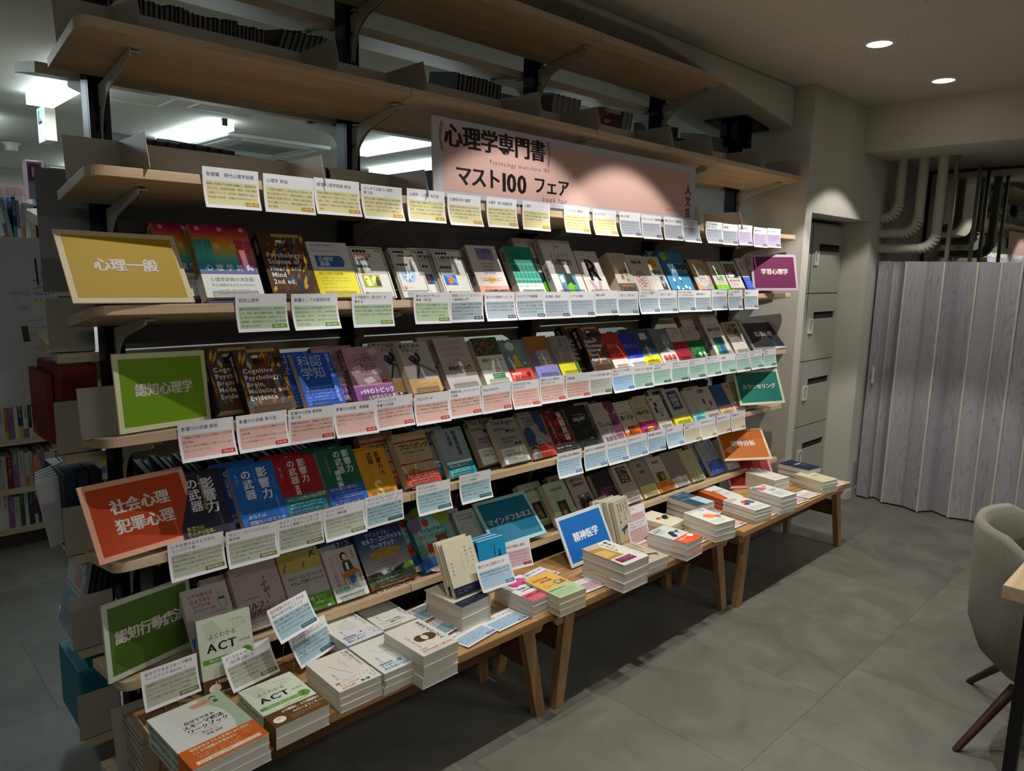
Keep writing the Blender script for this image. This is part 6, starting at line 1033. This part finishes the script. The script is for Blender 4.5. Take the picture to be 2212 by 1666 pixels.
# binders, boxes and magazines at the left end
def boxy(name, lab, a, c, col, cat, dark=None):
    t = thing(name, lab, cat, Matrix.Translation(a)); W, D, H = (c[i]-a[i] for i in range(3)); b = MB(); b.box((0, 0, 0), (W, D, H), col); b.build('case', t, bevel=.003)
    b = MB(); b.box((W*.1, -.0008, 0), (W*.9, 0, H*.92), dark or col); b.build('flap', t); return t
boxy('file_box', 'tall rust red file box behind the bright green sign', (-.015, .415, 1.028), (.085, .66, 1.262), '6e1f10', 'file box', '5a160a')
boxy('file_box', 'second rust red file box behind the first, slightly lower', (-.035, .47, 1.030), (-.017, .68, 1.235), '7a2814', 'file box')
for k in range(3): boxy('binder', 'dark navy binder, %s of three behind the orange sign' % ORD[k], (-.018+k*.034, .42, .712), (.014+k*.034, .66, .945), '0f1a2c', 'binder', '132238')
for k in range(5):
    mw = Matrix.Translation((-.055+k*.008, .47+k*.02, .722+k*.004)) @ Matrix.Rotation(R(-8-k), 4, 'Y') @ Matrix.Rotation(R(-70), 4, 'Z')
    o = plain('slim_booklet', 'slim white booklet beside the navy binders, %s in the row' % ORD[k], mw, .12, .20, .006, 'c8ccd0', 'd0d0cc', cat='booklet')
for k in range(6):
    mw = Matrix.Translation((-.018+k*.017, .43, .418)) @ Matrix.Rotation(R(12), 4, 'Y')
    t = plain('magazine', ['wrapped blue-grey magazine with a striped panel leaning below the orange sign', 'dark magazine, second behind the wrapped one', 'dark magazine, third behind the wrapped one', 'dark magazine, fourth behind the wrapped one', 'dark magazine, fifth behind the wrapped one', 'dark magazine nearest the first post'][k], mw, .21, .255, .006 if k else .008, '8a9aa4' if k == 0 else '38383a', 'b8b4ac', cat='magazine')
    if k == 0:
        b = MB(); P = lambda x, y, l: (-.0004-l*.0002, .205-x/1000, .255-y/1000)
        rect(b, P, 0, 0, 200, 255, '8697a2', 1); rect(b, P, 20, 10, 70, 26, 'c8b8b4', 2); rect(b, P, 110, 20, 70, 24, 'd8dce0', 2)
        for j in range(16): rect(b, P, 10+j*11, 52, 5, 60, 'c8ccd0', 2)
        rect(b, P, 100, 56, 64, 44, 'b8847c', 3); rect(b, P, 0, 120, 200, 4, 'c8ccd0', 2); ell(b, P, 90, 160, 22, 16, 'b8b084', 2); marks(b, P, 20, 200, 150, 3, 14, 9, '5a6a74', rb, 3); b.build('print', t)
boxy('file_box', 'teal file box standing on the lowest rear shelf', (-.02, .42, .125), (.09, .66, .335), '1f7080', 'file box', '175a68')
boxy('file_box', 'darker teal file box behind the first teal one', (.02, .46, .335), (.10, .66, .356), '18626c', 'file box')
# comics piled on the lowest front shelf
cz = sz('G', .12)
for k in range(9):
    x0, y0, zt = .028, .020, cz+.010+.0165*(k+1)
    t = thing('comic', ('top' if k == 8 else '%s from the bottom' % NUM[k])+' book of the cream comic pile under the table end', 'book', pose(x0+rb.uniform(-.0015, .0015), y0+rb.uniform(-.002, .002), zt, 0, 90))
    b = MB(); b.box((0, 0, 0), (.128, .0008, .182), 'a89a86'); b.box((0, .0152, 0), (.128, .016, .182), 'a89a86'); b.box((0, 0, 0), (.0008, .016, .182), 'b4a692')
    U = lambda x, y, l: (x/1000, -.0002-l*.0001, .182-y/1000)
    if k == 8:
        for q in ((26, 18), (100, 16), (96, 84), (24, 90), (60, 150), (100, 150)): ell(b, U, q[0], q[1], 17, 10, 'c8c0b0', 2); ring(b, U, q[0], q[1], 8, 6, 1, '5a4a44', 3)
        rect(b, U, 34, 40, 86, 26, 'c8c8c4', 2); text(b, U, '心理学', 40, 38, 26, '1c1c20', bold=.01, min_=.03, lay=3); rect(b, U, 34, 67, 70, 10, 'b0a032', 2); marks(b, U, 60, 69, 40, 1, 6, 6, '2a2a1a', rb, 3)
        text(b, U, 'PSYCHOLOGY', 8, 20, 14, 'c8bfae', vert=True, lay=3)
    b.build('cover', t); b = MB(); b.box((.001, .001, .001), (.1265, .0150, .181), mat('a59880', .8)); b.build('page_block', t)

# ------------------------------------------------------------------ far bookcase beyond the left end
FY = 2.66; FX0, FX1 = -2.4, 1.7
lv = [.105, .325, .595, .865, 1.115, 1.385, 1.665]
t = thing('far_bookcase', 'long pale bookcase full of books in the room beyond the left end', 'bookcase', Matrix.Translation((FX0, FY, 0)))
for i, z in enumerate(lv): b = MB(); b.box((0, -.01, z-.028), (FX1-FX0, .24, z), 'shelf_r'); b.build('shelf', t)
b = MB(); b.box((0, .24, 0), (FX1-FX0, .26, 1.75), mat('8f8a80', .7)); b.build('back_panel', t)
b = MB(); b.box((0, .03, 0), (FX1-FX0, .05, .077), mat('4a4238', .7)); b.build('plinth', t)
bcs = ['c8c6c0', 'd4d2cc', 'b8b6b0', '26425f', 'c83a2c', '3a6a4a', '8a6a9a', 'd8c040', 'd87a3c', '5a7f9a', 'dcdcd8', 'c4c0b8', '2a2a2c', '7a2a2a', 'e0dedc', '4a8ab8', 'b8a088', 'd0ccc4']
uni = ['心理の本', '現代社会', '教育入門', '日本の歴史', '思想と文化', '戦略の時代', '名古屋大学の歴史', '戦時期日本', '大学教授']
for li, z in enumerate(lv):
    x = .05; k = 0
    while x < (.66, .80, .56, .44, .44, .46, .46)[li]:
        T_ = rb.uniform(.014, .028); H = rb.uniform(.165, .205); D = .13
        if li == 5 and x < .30:
            x += T_; continue
        an = 0
        if li == 6 and x < .30: an = -9; H = .20
        cov = rb.choice(bcs[:3]+bcs[10:12]+bcs) if li != 6 or x > .30 else rb.choice(['3a7ab0', 'd8dce0', 'd87060', 'dadada', '8fb8d0'])
        t2 = thing('book', 'book standing spine out on the %s shelf from the floor of the far bookcase' % NUM[li], 'book', Matrix.Translation((x, FY+.01+rb.uniform(0, .012), z)) @ Matrix.Rotation(R(an), 4, 'Y'), 'far bookcase books, %s shelf' % NUM[li])
        b = MB(); b.box((0, 0, 0), (T_-.0008, D, H), cov)
        if rb.random() < .45: b.box((-.0002, -.0004, 0), (T_-.0006, 0, H*rb.uniform(.15, .35)), rb.choice(bcs))
        lightc = sum(lin(cov)[:3]) > 1.0
        Pq = lambda X_, Y_, l: (X_/1000, -.0006, H-Y_/1000)
        tc = '2a2a2e' if lightc else 'd8d8d4'
        if x < .92:
            if rb.random() < .3: text(b, Pq, rb.choice(uni), T_*500, 12, min(T_*620, 13), tc, vert=True, lay=1, bold=.008, sp=1.02)
            else: marks(b, Pq, T_*500-T_*230, 12, H*640, 1, 9, T_*460, tc, rb, 1, vert=True)
        b.build('cover', t2); b = MB(); b.box((.0015, .002, H), (T_-.0025, D-.002, H+.0003), 'pagesw'); b.build('page_block', t2)
        x += T_+(.0 if an == 0 else .001); k += 1
# face-out book, shrink-wrapped set and top rows
t = book(pose(.04, FY+.005, 1.388, 0, 8), .26, .17, .02, 'R', 'c8ccd0', 'c8ccd0', 'T 8 6 9 3a5aa0 パーソナル 0.9;T 8 18 9 3a7ab0 スキル 0.9;B 8 30 9 2a2a2a 戦略;p 2a3444 44,62 48,44 60,38 72,44 76,62;e 60 34 6 7 c8a088;e 60 29 7 4 3a2a24', 'light blue face-out book with a suited man on the far bookcase')
for k in range(12):
    t = thing('journal', 'pale pink-headed journal on top of the far bookcase', 'journal', Matrix.Translation((.06+k*.030, FY+.16, 1.865)), 'pink-headed journals on top of the far bookcase')
    b = MB(); b.box((0, 0, -.195), (.028, .12, .07), 'd8d4d0'); b.box((0, -.0005, .02), (.028, 0, .07), 'c8a8ac'); b.build('cover', t); b = MB(); b.box((.002, .002, .07), (.026, .118, .0705), 'pagesw'); b.build('page_block', t)
b = MB(); b.box((0, 0, 0), (.07, .10, .19), 'b8a0b4'); b.box((.006, -.002, .09), (.06, 0, .18), '7a3a5a'); b.box((.02, -.004, .11), (.066, -.002, .16), 'd0c8d0'); b.box((-.004, -.008, -.004), (.074, .104, .196), 'clear')
o = b.build('wrapped_book'); o.location = (.40, FY+.03, 1.87); tag(o, 'shrink-wrapped purple book sticking up on the far bookcase', 'book')
boxy('wrapped_set', 'pale set of slim volumes right of the shrink-wrapped purple book', (.50, FY+.02, 1.87), (.58, FY+.15, 2.04), 'b0a4a8', 'book set', '9a5a6a')
# ------------------------------------------------------------------ curled poster hung off the rear shelf
t = thing('curled_poster', 'curled grid-paper advertising poster hanging at the left edge', 'poster', Matrix.Translation((.085, .80, 1.045)))
PW, PH = .30, .575
def pp(x, y, l):  # mm from the top left; the lower end curls to the left and forwards
    s = y/1000; z = PH-s; dy = -0.02*math.sin(x/1000/PW*PI); dx = -PW+x/1000
    if s > .36:
        q = s-.36; a = q/.16; dx -= .16*(1-math.cos(min(a, 1.5)))*.75; dy -= .05*math.sin(min(a, 1.5)); z = PH-.36-.16*math.sin(min(a, 1.5))*1.0
    elif s > .05: dx += -.015*math.sin((s-.05)/.31*PI)*0
    k = (s/PH); dx += .14*(1-x/1000/PW)*(-(1-k)*.25+k*.62) if x < 300 else 0
    return (dx, dy-l*.00015, z)
b = MB(); nx, ny = 8, 22
for i in range(nx):
    for j in range(ny):
        q = [(PW*1000*(i+a)/nx, PH*1000*(j+c)/ny) for a, c in ((0, 1), (1, 1), (1, 0), (0, 0))]
        b.poly([pp(x, y, 0) for x, y in q], 'b8c0c6' if True else 'paper', True)
for k in range(17): rect(b, pp, 0, k*34+8, 300, .8, '9aa4ac', 1)
b.build('sheet', t)
b = MB()
def rp(x, y, w_, h, c, l):
    for k in range(4): rect(b, pp, x, y+h*k/4, w_, h/4, c, l)
rp(140, 60, 110, 84, '1f2f50', 2); ell(b, pp, 128, 52, 34, 28, 'c8bc2c', 3); text(b, pp, 'NEW', 104, 44, 17, '14161a', bold=.03, lay=4)
rp(262, 34, 30, 22, '6a8fb0', 2); text(b, pp, '教師シンプル手帳', 214+40, 100, 11, '20242c', bold=.02, lay=3, vert=False, sx=.6)
text(b, pp, 'SIMPLE', 166, 160, 16, '8a9098', lay=3); text(b, pp, 'IS', 176, 184, 16, '8a9098', lay=3); text(b, pp, 'THE', 180, 208, 16, '8a9098', lay=3)
marks(b, pp, 232, 126, 62, 4, 20, 10, '2a3a5a', rb, 3); rp(244, 196, 30, 8, 'd8cc3a', 2); rp(180, 270, 20, 50, '4a4440', 2); rp(262, 300, 26, 44, '8a94a4', 2); rp(262, 344, 26, 30, 'd0c43a', 2)
marks(b, pp, 204, 250, 80, 6, 22, 8, '5a6068', rb, 3); rp(200, 400, 20, 40, '6a7078', 2); marks(b, pp, 210, 380, 80, 5, 24, 12, '3a4048', rb, 3); rp(208, 470, 50, 10, 'd0c43a', 2); text(b, pp, '私と', 240, 500, 26, '20242c', bold=.02, lay=3)
b.build('print', t)

# ------------------------------------------------------------------ table and tub chair at the right edge
t = thing('cafe_table', 'oak-topped table on a black steel frame at the right edge', 'table', Matrix.Translation((1.865, -1.50, 0)))
b = MB(); b.box((0, -.75, .665), (1.1, 0, .705), 'shelf'); b.build('tabletop', t, bevel=.002)
for x, y in ((.10, -.06), (1.0, -.06), (.10, -.68), (1.0, -.68)):
    b = MB(); b.box((x-.016, y-.016, 0), (x+.016, y+.016, .665), mat('101012', .45)); b.build('leg', t)
b = MB(); b.box((.084, -.68, .01), (.116, -.06, .04), mat('101012', .45)); b.box((.984, -.68, .01), (1.016, -.06, .04), mat('101012', .45)); b.box((.1, -.076, .62), (1.0, -.044, .664), mat('101012', .45)); b.build('frame_rail', t)
def fabric():
    m, nt, b = nodes('grey_wool_fabric'); tc = N(nt, 'ShaderNodeTexCoord'); v = N(nt, 'ShaderNodeTexVoronoi'); v.inputs['Scale'].default_value = 320
    nt.links.new(tc.outputs['Object'], v.inputs['Vector']); cr = N(nt, 'ShaderNodeValToRGB'); cr.color_ramp.elements[0].color = lin('8a887c'); cr.color_ramp.elements[1].color = lin('6c6a60'); nt.links.new(v.outputs['Distance'], cr.inputs[0]); nt.links.new(cr.outputs[0], b.inputs['Base Color']); b.inputs['Roughness'].default_value = .95
    bp = N(nt, 'ShaderNodeBump'); bp.inputs['Strength'].default_value = .6; bp.inputs['Distance'].default_value = .001; nt.links.new(v.outputs['Distance'], bp.inputs['Height']); nt.links.new(bp.outputs[0], b.inputs['Normal']); return m
M['fab'] = fabric()
def chair(x, y, yaw, lab):
    t = thing('tub_chair', lab, 'chair', Matrix.Translation((x, y, 0)) @ Matrix.Rotation(R(yaw), 4, 'Z'))
    b = MB(); n = 40; rings = []
    def ht(a):  # a = 0 at the back (+y), PI at the front
        c = math.cos(a); return .475+.275*max(0, min(1, (c+.55)/1.25))**.8 if c > -.8 else .475
    prof = [(.30, .20), (.62, .235), (.86, .30), (1.0, .40)]
    out, inn = [], []
    for r, z in prof: out.append([(r*.285*math.sin(2*PI*i/n), r*.275*math.cos(2*PI*i/n), z) for i in range(n)])
    for f in (.35, .7, .94): out.append([(.285*(1+.05*f)*math.sin(2*PI*i/n), .275*(1+.05*f)*math.cos(2*PI*i/n), .40+(ht(2*PI*i/n)-.40)*f) for i in range(n)])
    out.append([(.285*1.02*math.sin(2*PI*i/n), .275*1.02*math.cos(2*PI*i/n), ht(2*PI*i/n)+.004) for i in range(n)])
    out.append([(.285*.93*math.sin(2*PI*i/n), .275*.93*math.cos(2*PI*i/n), ht(2*PI*i/n)-.004) for i in range(n)])
    for f in (.7, .3, .0): out.append([(.285*(.86-.04*(1-f))*math.sin(2*PI*i/n), .275*(.86-.04*(1-f))*math.cos(2*PI*i/n), .44+(ht(2*PI*i/n)-.44)*f) for i in range(n)])
    vs = [p for r in out for p in r]; fs = [(k*n+i, k*n+(i+1) % n, (k+1)*n+(i+1) % n, (k+1)*n+i) for k in range(len(out)-1) for i in range(n)]
    b.mesh(vs, fs, 'fab', True); b.mesh(out[0], [tuple(range(n))[::-1]], 'fab'); b.build('shell', t)
    b = MB(); sv = [(.285*.83*math.sin(2*PI*i/n)*f, .275*.83*math.cos(2*PI*i/n)*f, z) for f, z in ((1, .43), (.98, .465), (.9, .480), (.01, .486)) for i in range(n)]
    b.mesh(sv, [(k*n+i, k*n+(i+1) % n, (k+1)*n+(i+1) % n, (k+1)*n+i) for k in range(3) for i in range(n)], 'fab', True); b.build('seat_cushion', t)
    for sx, sy in ((-1, 1), (1, 1), (-1, -1), (1, -1)):
        b = MB(); b.tube((sx*.26, sy*.25, 0), (sx*.12, sy*.11, .215), .011, .017, mat('3a221a', .4), 12); b.build('leg', t)
    b = MB(); b.box((-.14, -.02, .195), (.14, .02, .212), mat('101012', .5)); b.box((-.02, -.14, .195), (.02, .14, .212), mat('101012', .5)); b.build('under_frame', t)
chair(2.42, -1.585, 10, 'grey fabric tub chair tucked under the oak table')
chair(3.15, -1.68, 20, 'second grey tub chair farther back at the right edge')
bpy.data.objects.remove(_fo)
